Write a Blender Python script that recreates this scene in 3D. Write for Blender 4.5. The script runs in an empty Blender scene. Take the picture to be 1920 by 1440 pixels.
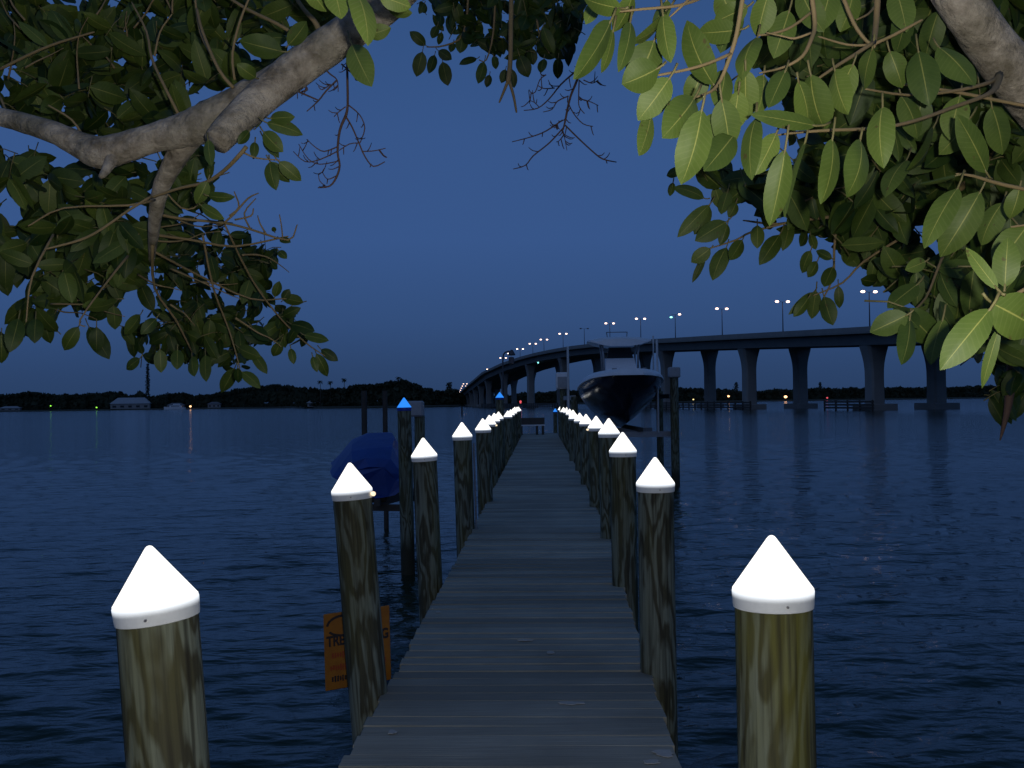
import bpy, math, random
import numpy as np
from mathutils import Vector, Matrix, Euler
random.seed(7); rng = np.random.default_rng(7)
R = math.radians
S = bpy.context.scene
COL = S.collection
F = 1880.0                       # focal length in pixels of the 1920 x 1440 photograph

# ------------------------------------------------------------------ camera
CAMLOC = Vector((0, 0, 2.6))
cam_d = bpy.data.cameras.new('camera'); cam = bpy.data.objects.new('camera', cam_d); COL.objects.link(cam)
cam_d.sensor_width = 36; cam_d.lens = 36 * F / 1920; cam_d.clip_start = 0.05; cam_d.clip_end = 9000
CR = Matrix.Rotation(R(90 + 1.04), 3, 'X') @ Matrix.Rotation(R(-0.79), 3, 'Z')
cam.matrix_world = Matrix.Translation(CAMLOC) @ CR.to_4x4()
S.camera = cam

def P(px, py, Z):
    """point at depth Z metres seen at photo pixel px, py"""
    return CAMLOC + CR @ Vector(((px - 960) / F * Z, -(py - 720) / F * Z, -Z))
def lerp_tab(tab, x):
    if x <= tab[0][0]: return tab[0][1]
    for (a, b), (c, d) in zip(tab, tab[1:]):
        if x <= c: return b + (d - b) * (x - a) / (c - a)
    return tab[-1][1]
def hor(px): return 754 - 0.0137 * (px - 960)

# ------------------------------------------------------------------ object helpers
def tag(o, label=None, cat=None, group=None, kind=None):
    if label: o['label'] = label
    if cat: o['category'] = cat
    if group: o['group'] = group
    if kind: o['kind'] = kind
    return o
def empty(name, loc, label=None, cat=None, group=None, rz=0):
    o = bpy.data.objects.new(name, None); COL.objects.link(o)
    o.location = loc; o.rotation_euler.z = rz; o.empty_display_size = .2
    return tag(o, label, cat, group)

class MB:
    """collects shapes into one mesh"""
    def __init__(s): s.v = []; s.f = []; s.uv = None; s.tint = None
    def add(s, vs, fs):
        n = len(s.v); s.v.extend([tuple(v) for v in vs]); s.f.extend([tuple(i + n for i in f) for f in fs]); return s
    def box(s, c, d, rot=None, bev=0.0):
        x, y, z = d[0] / 2, d[1] / 2, d[2] / 2
        if bev > 0:
            b = bev; pts = []
            for sz, in ((-1,), (1,)): pass
            prof = [(-x + b, -y), (x - b, -y), (x, -y + b), (x, y - b), (x - b, y), (-x + b, y), (-x, y - b), (-x, -y + b)]
            ins = [((px_ - math.copysign(b, px_)) if abs(px_) > x - 1e-9 else px_, (py_ - math.copysign(b, py_)) if abs(py_) > y - 1e-9 else py_) for px_, py_ in prof]
            for zz, pr in ((-z, ins), (-z + b, prof), (z - b, prof), (z, ins)):
                pts += [Vector((a, q, zz)) for a, q in pr]
            fs = [tuple(range(7, -1, -1)), tuple(range(24, 32))]
            for k in range(3):
                for i in range(8):
                    j = (i + 1) % 8; fs.append((k * 8 + i, k * 8 + j, k * 8 + 8 + j, k * 8 + 8 + i))
        else:
            pts = [Vector((a, b_, c_)) for c_ in (-z, z) for a, b_ in ((-x, -y), (x, -y), (x, y), (-x, y))]
            fs = [(3, 2, 1, 0), (4, 5, 6, 7), (0, 1, 5, 4), (1, 2, 6, 5), (2, 3, 7, 6), (3, 0, 4, 7)]
        if rot is not None: pts = [rot @ p for p in pts]
        c = Vector(c); return s.add([p + c for p in pts], fs)
    def beam(s, a, b, w, h):
        a, b = Vector(a), Vector(b); d = (b - a); L = d.length; y = d.normalized()
        up = Vector((0, 0, 1)) if abs(y.z) < .95 else Vector((1, 0, 0))
        x = y.cross(up).normalized(); z = x.cross(y)
        return s.box((a + b) / 2, (w, L, h), Matrix((x, y, z)).transposed())
    def tube(s, pts, rad, n=8, cap=True, jag=0.0):
        pts = [Vector(p) for p in pts]
        if not hasattr(rad, '__len__'): rad = [rad] * len(pts)
        rings = []; prev = None
        for i, p in enumerate(pts):
            t = (pts[min(i + 1, len(pts) - 1)] - pts[max(i - 1, 0)]).normalized()
            if prev is None:
                ref = Vector((0, 0, 1)) if abs(t.z) < .9 else Vector((1, 0, 0)); x = t.cross(ref).normalized()
            else: x = (prev - t * prev.dot(t)).normalized()
            prev = x; y = t.cross(x)
            rings.append([p + (x * math.cos(2 * math.pi * k / n) + y * math.sin(2 * math.pi * k / n)) * rad[i] * (1 + random.uniform(-jag, jag)) for k in range(n)])
        vs = [v for r_ in rings for v in r_]; fs = []
        for i in range(len(pts) - 1):
            for k in range(n):
                k2 = (k + 1) % n; fs.append((i * n + k, i * n + k2, (i + 1) * n + k2, (i + 1) * n + k))
        if cap: fs += [tuple(range(n - 1, -1, -1)), tuple(range((len(pts) - 1) * n, len(pts) * n))]
        return s.add(vs, fs)
    def lathe(s, prof, n=24, c=(0, 0, 0)):
        c = Vector(c); vs = []; fs = []
        for r_, z in prof: vs += [c + Vector((r_ * math.cos(2 * math.pi * k / n), r_ * math.sin(2 * math.pi * k / n), z)) for k in range(n)]
        for i in range(len(prof) - 1):
            for k in range(n):
                k2 = (k + 1) % n; fs.append((i * n + k, i * n + k2, (i + 1) * n + k2, (i + 1) * n + k))
        fs += [tuple(range(n - 1, -1, -1)), tuple(range((len(prof) - 1) * n, len(prof) * n))]
        return s.add(vs, fs)
    def ball(s, c, r, n=10, m=6):
        rx, ry, rz = r if hasattr(r, '__len__') else (r, r, r)
        c = Vector(c); vs = [c + Vector((0, 0, -rz))]; fs = []
        for i in range(1, m):
            a = -math.pi / 2 + math.pi * i / m
            vs += [c + Vector((rx * math.cos(a) * math.cos(2 * math.pi * k / n), ry * math.cos(a) * math.sin(2 * math.pi * k / n), rz * math.sin(a))) for k in range(n)]
        vs.append(c + Vector((0, 0, rz)))
        for k in range(n): fs.append((0, 1 + (k + 1) % n, 1 + k))
        for i in range(m - 2):
            for k in range(n):
                k2 = (k + 1) % n; fs.append((1 + i * n + k, 1 + i * n + k2, 1 + (i + 1) * n + k2, 1 + (i + 1) * n + k))
        b = 1 + (m - 2) * n
        for k in range(n): fs.append((b + k, b + (k + 1) % n, len(vs) - 1))
        return s.add(vs, fs)
    def loft(s, secs, cap=True, closed=True):
        n = len(secs[0]); vs = [v for q in secs for v in q]; fs = []
        for i in range(len(secs) - 1):
            for k in range(n if closed else n - 1):
                k2 = (k + 1) % n; fs.append((i * n + k, i * n + k2, (i + 1) * n + k2, (i + 1) * n + k))
        if cap: fs += [tuple(range(n - 1, -1, -1)), tuple(range((len(secs) - 1) * n, len(secs) * n))]
        return s.add(vs, fs)
    def build(s, name, m, parent=None, smooth=False, sharp=None):
        me = bpy.data.meshes.new(name); me.from_pydata(s.v, [], s.f); me.update()
        me.materials.append(m)
        if smooth:
            me.polygons.foreach_set('use_smooth', [True] * len(me.polygons))
            if sharp: me.set_sharp_from_angle(angle=R(sharp))
        o = bpy.data.objects.new(name, me); COL.objects.link(o)
        if parent is not None: o.parent = parent
        return o
def np_mesh(name, V, Fq, m, parent=None, uv=None, tint=None, smooth=True):
    me = bpy.data.meshes.new(name)
    V = np.asarray(V, np.float32); Fq = np.asarray(Fq, np.int32); k = Fq.shape[1]
    me.vertices.add(len(V)); me.vertices.foreach_set('co', V.ravel())
    me.loops.add(Fq.size); me.loops.foreach_set('vertex_index', Fq.ravel())
    me.polygons.add(len(Fq)); me.polygons.foreach_set('loop_start', np.arange(len(Fq), dtype=np.int32) * k)
    me.polygons.foreach_set('use_smooth', np.full(len(Fq), smooth))
    if uv is not None:
        l = me.uv_layers.new(name='UVMap'); l.data.foreach_set('uv', np.asarray(uv, np.float32)[Fq.ravel()].ravel())
    if tint is not None:
        a = me.attributes.new('tint', 'FLOAT', 'POINT'); a.data.foreach_set('value', np.asarray(tint, np.float32))
    me.update(calc_edges=True); me.validate(); me.materials.append(m)
    o = bpy.data.objects.new(name, me); COL.objects.link(o)
    if parent is not None: o.parent = parent
    return o

# ------------------------------------------------------------------ materials
def mat(name, base, rough=.6, metal=0.0, noise=None, emit=None, spec=None, bump=0.0, bscale=20):
    m = bpy.data.materials.new(name); m.use_nodes = True
    nt = m.node_tree; b = nt.nodes['Principled BSDF']; L = nt.links
    b.inputs['Base Color'].default_value = (*base, 1); b.inputs['Roughness'].default_value = rough; b.inputs['Metallic'].default_value = metal
    if spec is not None: b.inputs['Specular IOR Level'].default_value = spec
    tc = nt.nodes.new('ShaderNodeTexCoord')
    if noise:
        sc, amt, c2 = noise
        n = nt.nodes.new('ShaderNodeTexNoise'); n.inputs['Scale'].default_value = sc; n.inputs['Detail'].default_value = 6; n.inputs['Roughness'].default_value = .65
        mx = nt.nodes.new('ShaderNodeMix'); mx.data_type = 'RGBA'
        rp = nt.nodes.new('ShaderNodeValToRGB'); rp.color_ramp.elements[0].position = .5 - amt / 2; rp.color_ramp.elements[1].position = .5 + amt / 2
        L.new(tc.outputs['Object'], n.inputs['Vector']); L.new(n.outputs['Fac'], rp.inputs['Fac']); L.new(rp.outputs['Color'], mx.inputs['Factor'])
        mx.inputs['A'].default_value = (*base, 1); mx.inputs['B'].default_value = (*c2, 1); L.new(mx.outputs['Result'], b.inputs['Base Color'])
    if bump:
        n2 = nt.nodes.new('ShaderNodeTexNoise'); n2.inputs['Scale'].default_value = bscale; n2.inputs['Detail'].default_value = 5
        bp = nt.nodes.new('ShaderNodeBump'); bp.inputs['Strength'].default_value = bump; bp.inputs['Distance'].default_value = .02
        L.new(tc.outputs['Object'], n2.inputs['Vector']); L.new(n2.outputs['Fac'], bp.inputs['Height']); L.new(bp.outputs['Normal'], b.inputs['Normal'])
    if emit:
        b.inputs['Emission Color'].default_value = (*emit[0], 1); b.inputs['Emission Strength'].default_value = emit[1]
    return m

M = {}
M['cap_glow'] = mat('lit_cone_plastic', (.8, .8, .76), .45, emit=((1, .97, .88), 1.5))
M['cap_rim'] = mat('white_cap_plastic', (.78, .80, .80), .45, noise=(25, .5, (.66, .68, .66)), emit=((.9, .95, 1), .05))
def rim_mat():
    m = M['cap_rim']; nt = m.node_tree; b = nt.nodes['Principled BSDF']; tc = nt.nodes.new('ShaderNodeTexCoord'); sp = nt.nodes.new('ShaderNodeSeparateXYZ'); mr = nt.nodes.new('ShaderNodeMapRange')
    mr.interpolation_type = 'SMOOTHSTEP'; mr.inputs[1].default_value = .024; mr.inputs[2].default_value = .053; mr.inputs[3].default_value = .03; mr.inputs[4].default_value = 1.1   # the lit cone glows through the upper part of the rim
    nt.links.new(tc.outputs['Object'], sp.inputs[0]); nt.links.new(sp.outputs['Z'], mr.inputs[0]); nt.links.new(mr.outputs[0], b.inputs['Emission Strength'])
rim_mat()
M['blue_glow'] = mat('lit_blue_cone', (.03, .2, .7), .4, emit=((.03, .28, 1.0), .95))
M['blue_rim'] = mat('blue_cap_plastic', (.01, .05, .4), .4)
M['steel'] = mat('galvanised_steel', (.35, .36, .37), .45, .8, noise=(30, .4, (.25, .25, .26)))
M['concrete'] = mat('bridge_concrete', (.30, .29, .27), .85, noise=(.35, .5, (.22, .22, .21)), bump=.2, bscale=2)
M['girder'] = mat('girder_concrete', (.27, .27, .26), .85, noise=(.3, .5, (.2, .2, .2)))
M['dark_timber'] = mat('wet_timber', (.07, .06, .05), .8, noise=(6, .5, (.04, .035, .03)), bump=.4)
M['pole_metal'] = mat('dark_pole_metal', (.10, .10, .11), .5, .5, noise=(8, .4, (.07, .07, .08)))
M['lamp_glow'] = mat('street_lamp_glow', (.8, .7, .6), .4, emit=((1, .68, .52), 4))
M['lamp_green'] = mat('greenish_lamp_glow', (.6, .8, .7), .4, emit=((.3, 1, .75), 3))
M['lamp_off'] = mat('dark_lamp_glass', (.2, .2, .2), .3)
M['green_light'] = mat('green_light', (.2, .7, .1), .4, emit=((.3, 1, .06), 2))
M['warm_light'] = mat('warm_light', (.8, .5, .3), .4, emit=((1, .5, .22), 3.5))
M['yellow_light'] = mat('dim_yellow_light', (.8, .6, .2), .4, emit=((1, .75, .3), 2))
M['red_light'] = mat('dim_red_light', (.7, .1, .1), .4, emit=((1, .12, .15), .8))
M['cyan_light'] = mat('cyan_light', (.3, .7, .7), .4, emit=((.3, 1, 1), 2))
M['bead'] = mat('small_bead_glow', (.8, .7, .55), .4, emit=((1, .78, .5), 1.3))  # emissive bead colour, shared by the cap dots and the craft's reflector
M['hull'] = mat('navy_gelcoat', (.012, .014, .03), .2, noise=(3, .5, (.016, .018, .036)))
M['gel'] = mat('white_gelcoat', (.82, .83, .85), .3, noise=(5, .5, (.72, .74, .76)))
M['grey_vinyl'] = mat('grey_vinyl', (.35, .36, .38), .6, noise=(8, .4, (.28, .29, .3)))
M['tinted'] = mat('tinted_windshield', (.02, .025, .03), .08)
M['tarp'] = mat('blue_tarp', (.012, .065, .32), .5, noise=(3, .6, (.008, .04, .2)), bump=.5, bscale=5)
M['orange'] = mat('orange_sign_board', (.37, .145, .006), .6, noise=(14, .5, (.25, .085, .006)))
M['ink'] = mat('black_sign_ink', (.02, .015, .015), .6)
M['red_ink'] = mat('faded_red_ink', (.30, .05, .01), .6)
M['dropping'] = mat('pale_splash', (.46, .46, .43), .8, noise=(60, .6, (.33, .33, .31)))
M['far_leaf'] = mat('far_foliage', (.035, .045, .02), .8, noise=(.1, .6, (.02, .028, .012)))
M['far_trunk'] = mat('far_trunk', (.08, .065, .05), .9)
M['house_wall'] = mat('stucco_wall', (.30, .30, .30), .85, noise=(.6, .5, (.24, .24, .24)))
M['roof_pale'] = mat('pale_metal_roof', (.42, .43, .45), .5, noise=(.4, .5, (.34, .35, .37)))
M['roof_grey'] = mat('grey_shingle_roof', (.2, .2, .21), .8, noise=(.8, .5, (.15, .15, .16)))
M['win_dark'] = mat('dark_window_glass', (.02, .025, .03), .1)
M['land'] = mat('dark_land', (.05, .055, .03), .9, noise=(.05, .5, (.07, .065, .05)))
M['soil'] = mat('bank_soil', (.10, .085, .06), .95, noise=(3, .6, (.06, .07, .035)), bump=.6, bscale=12)
M['pvc'] = mat('white_pipe', (.6, .62, .63), .4, noise=(10, .4, (.5, .52, .53)))

def wood_pile(name='treated_piling_wood', moss=.38, mossc=(.125, .118, .020)):
    m = bpy.data.materials.new(name); m.use_nodes = True; nt = m.node_tree; L = nt.links; N = nt.nodes.new
    b = nt.nodes['Principled BSDF']; tc = N('ShaderNodeTexCoord'); mp = N('ShaderNodeMapping'); mp.inputs['Scale'].default_value = (1, 1, .2)
    oi = N('ShaderNodeObjectInfo'); ad = N('ShaderNodeVectorMath'); ad.operation = 'MULTIPLY_ADD'
    cb = N('ShaderNodeCombineXYZ'); 
    for k in range(3): L.new(oi.outputs['Random'], cb.inputs[k])
    ad.inputs[1].default_value = (37, 53, 29); L.new(cb.outputs[0], ad.inputs[0]); L.new(tc.outputs['Object'], ad.inputs[2])
    L.new(ad.outputs[0], mp.inputs['Vector'])
    n = N('ShaderNodeTexNoise'); n.inputs['Scale'].default_value = 6.6; n.inputs['Detail'].default_value = 4; n.inputs['Roughness'].default_value = .42; n.inputs['Distortion'].default_value = .25; L.new(mp.outputs[0], n.inputs['Vector'])
    # contour bands of the noise read as cathedral grain
    mm = N('ShaderNodeMath'); mm.operation = 'MULTIPLY'; mm.inputs[1].default_value = 50; L.new(n.outputs['Fac'], mm.inputs[0])
    sn = N('ShaderNodeMath'); sn.operation = 'SINE'; L.new(mm.outputs[0], sn.inputs[0])
    mr = N('ShaderNodeMapRange'); mr.inputs[1].default_value = -1; mr.inputs[2].default_value = 1; L.new(sn.outputs[0], mr.inputs[0])
    rp = N('ShaderNodeValToRGB'); e = rp.color_ramp.elements; e[0].position = .15; e[0].color = (.058, .056, .03, 1); e[1].position = .75; e[1].color = (.18, .205, .155, 1)
    L.new(mr.outputs[0], rp.inputs['Fac'])
    mp2 = N('ShaderNodeMapping'); mp2.inputs['Scale'].default_value = (1, 1, .3); L.new(ad.outputs[0], mp2.inputs['Vector'])
    n2 = N('ShaderNodeTexNoise'); n2.inputs['Scale'].default_value = 5; n2.inputs['Detail'].default_value = 7; L.new(mp2.outputs[0], n2.inputs['Vector'])
    rp2 = N('ShaderNodeValToRGB'); rp2.color_ramp.elements[0].position = .38; rp2.color_ramp.elements[1].position = .66; L.new(n2.outputs['Fac'], rp2.inputs['Fac'])
    mx = N('ShaderNodeMix'); mx.data_type = 'RGBA'; L.new(rp2.outputs['Color'], mx.inputs['Factor']); L.new(rp.outputs['Color'], mx.inputs['A']); mx.inputs['B'].default_value = (*mossc, 1)
    mx2 = N('ShaderNodeMix'); mx2.data_type = 'RGBA'; mx2.inputs['Factor'].default_value = moss
    L.new(mx.outputs['Result'], mx2.inputs['B']); L.new(rp.outputs['Color'], mx2.inputs['A'])
    mpf = N('ShaderNodeMapping'); mpf.inputs['Scale'].default_value = (70, 70, 2.2); L.new(ad.outputs[0], mpf.inputs['Vector'])
    nf = N('ShaderNodeTexNoise'); nf.inputs['Scale'].default_value = 1; nf.inputs['Detail'].default_value = 5; L.new(mpf.outputs[0], nf.inputs['Vector'])
    rf = N('ShaderNodeValToRGB'); rf.color_ramp.elements[0].position = .30; rf.color_ramp.elements[0].color = (.35, .33, .3, 1); rf.color_ramp.elements[1].position = .56; L.new(nf.outputs['Fac'], rf.inputs['Fac'])
    mf = N('ShaderNodeMix'); mf.data_type = 'RGBA'; mf.blend_type = 'MULTIPLY'; mf.inputs['Factor'].default_value = 1; L.new(mx2.outputs['Result'], mf.inputs['A']); L.new(rf.outputs['Color'], mf.inputs['B'])
    # algae and barnacle stain up to the tide line
    sz = N('ShaderNodeSeparateXYZ'); L.new(tc.outputs['Object'], sz.inputs[0]); az = N('ShaderNodeMath'); az.operation = 'MULTIPLY_ADD'; az.inputs[1].default_value = .5; L.new(n2.outputs['Fac'], az.inputs[0]); L.new(sz.outputs['Z'], az.inputs[2])
    ra = N('ShaderNodeMapRange'); ra.inputs[1].default_value = .55; ra.inputs[2].default_value = .8; L.new(az.outputs[0], ra.inputs[0])
    ma = N('ShaderNodeMix'); ma.data_type = 'RGBA'; L.new(ra.outputs[0], ma.inputs['Factor']); ma.inputs['A'].default_value = (.03, .032, .016, 1); L.new(mf.outputs['Result'], ma.inputs['B']); L.new(ma.outputs['Result'], b.inputs['Base Color'])
    b.inputs['Roughness'].default_value = .8
    n3 = N('ShaderNodeTexNoise'); mp3 = N('ShaderNodeMapping'); mp3.inputs['Scale'].default_value = (60, 60, 3); L.new(tc.outputs['Object'], mp3.inputs['Vector']); L.new(mp3.outputs[0], n3.inputs['Vector']); n3.inputs['Scale'].default_value = 1
    bp = N('ShaderNodeBump'); bp.inputs['Strength'].default_value = .5; bp.inputs['Distance'].default_value = .006; L.new(n3.outputs['Fac'], bp.inputs['Height']); L.new(bp.outputs[0], b.inputs['Normal'])
    return m
M['pile'] = wood_pile(); M['mossy_pile'] = wood_pile('mossy_piling_wood', .8, (.125, .122, .014))

def deck_wood():
    m = bpy.data.materials.new('weathered_deck_boards'); m.use_nodes = True; nt = m.node_tree; L = nt.links; N = nt.nodes.new
    b = nt.nodes['Principled BSDF']; tc = N('ShaderNodeTexCoord')
    at = N('ShaderNodeAttribute'); at.attribute_name = 'tint'
    mp = N('ShaderNodeMapping'); mp.inputs['Scale'].default_value = (1.2, 40, 6); L.new(tc.outputs['Object'], mp.inputs['Vector'])
    n = N('ShaderNodeTexNoise'); n.inputs['Scale'].default_value = 2; n.inputs['Detail'].default_value = 7; L.new(mp.outputs[0], n.inputs['Vector'])
    n2 = N('ShaderNodeTexNoise'); n2.inputs['Scale'].default_value = 1.3; n2.inputs['Detail'].default_value = 6; L.new(tc.outputs['Object'], n2.inputs['Vector'])
    a1 = N('ShaderNodeMath'); a1.operation = 'MULTIPLY_ADD'; a1.inputs[1].default_value = .5; L.new(n.outputs['Fac'], a1.inputs[0]); L.new(at.outputs['Fac'], a1.inputs[2])
    a2 = N('ShaderNodeMath'); a2.operation = 'MULTIPLY_ADD'; a2.inputs[1].default_value = .7; L.new(n2.outputs['Fac'], a2.inputs[0]); L.new(a1.outputs[0], a2.inputs[2])
    rp = N('ShaderNodeValToRGB'); e = rp.color_ramp.elements; e[0].position = .45; e[0].color = (.20, .195, .155, 1); e[1].position = 1.05 if False else 1.0; e[1].color = (.46, .45, .37, 1)
    L.new(a2.outputs[0], rp.inputs['Fac']); L.new(rp.outputs['Color'], b.inputs['Base Color']); b.inputs['Roughness'].default_value = .75
    bp = N('ShaderNodeBump'); bp.inputs['Strength'].default_value = .5; bp.inputs['Distance'].default_value = .008; L.new(n.outputs['Fac'], bp.inputs['Height']); L.new(bp.outputs[0], b.inputs['Normal'])
    return m
M['deck'] = deck_wood()

def bark():
    m = bpy.data.materials.new('smooth_grey_bark'); m.use_nodes = True; nt = m.node_tree; L = nt.links; N = nt.nodes.new
    b = nt.nodes['Principled BSDF']; tc = N('ShaderNodeTexCoord')
    n = N('ShaderNodeTexNoise'); n.inputs['Scale'].default_value = 14; n.inputs['Detail'].default_value = 8; n.inputs['Roughness'].default_value = .7; L.new(tc.outputs['Object'], n.inputs['Vector'])
    rp = N('ShaderNodeValToRGB'); e = rp.color_ramp.elements; e[0].position = .36; e[0].color = (.20, .165, .115, 1); e[1].position = .62; e[1].color = (.62, .55, .45, 1)
    L.new(n.outputs['Fac'], rp.inputs['Fac'])
    n2 = N('ShaderNodeTexNoise'); n2.inputs['Scale'].default_value = 55; n2.inputs['Detail'].default_value = 3; L.new(tc.outputs['Object'], n2.inputs['Vector'])
    mx = N('ShaderNodeMix'); mx.data_type = 'RGBA'; mx.blend_type = 'MULTIPLY'; mx.inputs['Factor'].default_value = .5; L.new(rp.outputs['Color'], mx.inputs['A']); L.new(n2.outputs['Fac'], mx.inputs['B'])
    L.new(mx.outputs['Result'], b.inputs['Base Color']); b.inputs['Roughness'].default_value = .8
    n5 = N('ShaderNodeTexNoise'); n5.inputs['Scale'].default_value = 6; n5.inputs['Detail'].default_value = 5; L.new(tc.outputs['Object'], n5.inputs['Vector'])
    r5 = N('ShaderNodeValToRGB'); r5.color_ramp.elements[0].position = .42; r5.color_ramp.elements[1].position = .7; L.new(n5.outputs['Fac'], r5.inputs['Fac'])
    m5 = N('ShaderNodeMix'); m5.data_type = 'RGBA'; m5.inputs['B'].default_value = (.10, .105, .055, 1); L.new(mx.outputs['Result'], m5.inputs['A'])
    s5 = N('ShaderNodeMath'); s5.operation = 'MULTIPLY'; s5.inputs[1].default_value = .4; L.new(r5.outputs['Color'], s5.inputs[0]); L.new(s5.outputs[0], m5.inputs['Factor']); L.new(m5.outputs['Result'], b.inputs['Base Color'])
    n3 = N('ShaderNodeTexNoise'); n3.inputs['Scale'].default_value = 38; n3.inputs['Detail'].default_value = 8; n3.inputs['Roughness'].default_value = .65; L.new(tc.outputs['Object'], n3.inputs['Vector'])
    bp = N('ShaderNodeBump'); bp.inputs['Strength'].default_value = 1.0; bp.inputs['Distance'].default_value = .018; L.new(n3.outputs['Fac'], bp.inputs['Height']); L.new(bp.outputs[0], b.inputs['Normal'])
    return m
M['bark'] = bark()
M['twig'] = mat('tan_twig_bark', (.24, .165, .085), .75, noise=(40, .6, (.16, .13, .05)))
M['stalk'] = mat('green_leaf_stalk', (.16, .15, .045), .6, noise=(60, .6, (.11, .09, .04)))
M['dead_twig'] = mat('brown_dead_twig', (.10, .055, .04), .8, noise=(40, .6, (.07, .045, .035)))

def leaf_mat():
    m = bpy.data.materials.new('fig_leaf'); m.use_nodes = True; nt = m.node_tree; L = nt.links; N = nt.nodes.new
    b = nt.nodes['Principled BSDF']; uv = N('ShaderNodeUVMap'); sp = N('ShaderNodeSeparateXYZ'); L.new(uv.outputs[0], sp.inputs[0])
    at = N('ShaderNodeAttribute'); at.attribute_name = 'tint'
    def math_(op, a=None, bb=None, c=None):
        n = N('ShaderNodeMath'); n.operation = op
        for i, x in enumerate((a, bb, c)):
            if x is None: continue
            if isinstance(x, (int, float)): n.inputs[i].default_value = x
            else: L.new(x, n.inputs[i])
        return n.outputs[0]
    u, v = sp.outputs[0], sp.outputs[1]
    d = math_('ABSOLUTE', math_('SUBTRACT', u, .5))
    wid = math_('MULTIPLY_ADD', v, -.022, .034)
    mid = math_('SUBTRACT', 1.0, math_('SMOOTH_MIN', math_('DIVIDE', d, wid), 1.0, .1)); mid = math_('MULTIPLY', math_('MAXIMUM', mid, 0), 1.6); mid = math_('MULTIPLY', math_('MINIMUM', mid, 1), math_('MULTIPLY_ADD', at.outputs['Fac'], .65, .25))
    ph = math_('MULTIPLY', math_('SUBTRACT', v, math_('MULTIPLY', d, .28)), 75)
    vein = math_('POWER', math_('MULTIPLY_ADD', math_('SINE', ph), .5, .5), 10)
    vein = math_('MULTIPLY', vein, math_('MULTIPLY', math_('POWER', at.outputs['Fac'], 1.6), .2))
    tc = N('ShaderNodeTexCoord')
    nz = N('ShaderNodeTexNoise'); nz.inputs['Scale'].default_value = 30; nz.inputs['Detail'].default_value = 4; L.new(tc.outputs['Object'], nz.inputs['Vector'])
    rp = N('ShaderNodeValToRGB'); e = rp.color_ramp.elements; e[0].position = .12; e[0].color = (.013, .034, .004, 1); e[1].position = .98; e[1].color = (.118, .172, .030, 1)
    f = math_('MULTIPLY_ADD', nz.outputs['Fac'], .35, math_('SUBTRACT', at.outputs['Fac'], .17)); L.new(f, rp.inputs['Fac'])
    geo = N('ShaderNodeNewGeometry')
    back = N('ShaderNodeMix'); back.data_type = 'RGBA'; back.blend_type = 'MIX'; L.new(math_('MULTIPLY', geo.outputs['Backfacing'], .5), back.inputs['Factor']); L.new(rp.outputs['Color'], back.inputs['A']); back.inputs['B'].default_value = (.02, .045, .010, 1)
    m1 = N('ShaderNodeMix'); m1.data_type = 'RGBA'; L.new(vein, m1.inputs['Factor']); L.new(back.outputs['Result'], m1.inputs['A']); m1.inputs['B'].default_value = (.26, .28, .12, 1)
    m2 = N('ShaderNodeMix'); m2.data_type = 'RGBA'; L.new(mid, m2.inputs['Factor']); L.new(m1.outputs['Result'], m2.inputs['A']); m2.inputs['B'].default_value = (.30, .30, .08, 1)
    sn_ = N('ShaderNodeTexNoise'); sn_.inputs['Scale'].default_value = 55; sn_.inputs['Detail'].default_value = 2; L.new(tc.outputs['Object'], sn_.inputs['Vector'])
    sr = N('ShaderNodeValToRGB'); sr.color_ramp.elements[0].position = .70; sr.color_ramp.elements[1].position = .74; L.new(sn_.outputs['Fac'], sr.inputs['Fac'])
    m3 = N('ShaderNodeMix'); m3.data_type = 'RGBA'; L.new(math_('MULTIPLY', sr.outputs['Color'], .75), m3.inputs['Factor']); L.new(m2.outputs['Result'], m3.inputs['A']); m3.inputs['B'].default_value = (.06, .045, .015, 1)
    bl = N('ShaderNodeBump'); bl.inputs['Strength'].default_value = .25; bl.inputs['Distance'].default_value = .004; L.new(nz.outputs['Fac'], bl.inputs['Height']); L.new(bl.outputs[0], b.inputs['Normal'])
    L.new(m3.outputs['Result'], b.inputs['Base Color']); b.inputs['Roughness'].default_value = .55; b.inputs['Specular IOR Level'].default_value = .28
    return m
M['leaf'] = leaf_mat()

def water_mat():
    m = bpy.data.materials.new('river_water'); m.use_nodes = True; nt = m.node_tree; L = nt.links; N = nt.nodes.new
    b = nt.nodes['Principled BSDF']; b.inputs['Base Color'].default_value = (.010, .026, .016, 1); b.inputs['Roughness'].default_value = .07; b.inputs['IOR'].default_value = 1.33
    tc = N('ShaderNodeTexCoord'); mp = N('ShaderNodeMapping'); mp.inputs['Scale'].default_value = (.6, 1.3, 1); mp.inputs['Rotation'].default_value = (0, 0, R(-12)); L.new(tc.outputs['Object'], mp.inputs['Vector'])
    n = N('ShaderNodeTexNoise'); n.inputs['Scale'].default_value = 3.2; n.inputs['Detail'].default_value = 5; n.inputs['Roughness'].default_value = .6; L.new(mp.outputs[0], n.inputs['Vector'])
    n2 = N('ShaderNodeTexNoise'); n2.inputs['Scale'].default_value = .8; n2.inputs['Detail'].default_value = 4; L.new(mp.outputs[0], n2.inputs['Vector'])
    b1 = N('ShaderNodeBump'); b1.inputs['Strength'].default_value = .55; b1.inputs['Distance'].default_value = .05; L.new(n.outputs['Fac'], b1.inputs['Height'])
    b2 = N('ShaderNodeBump'); b2.inputs['Strength'].default_value = .7; b2.inputs['Distance'].default_value = .22; L.new(n2.outputs['Fac'], b2.inputs['Height']); L.new(b1.outputs[0], b2.inputs['Normal'])
    L.new(b2.outputs[0], b.inputs['Normal'])
    return m
M['water'] = water_mat()

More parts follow.
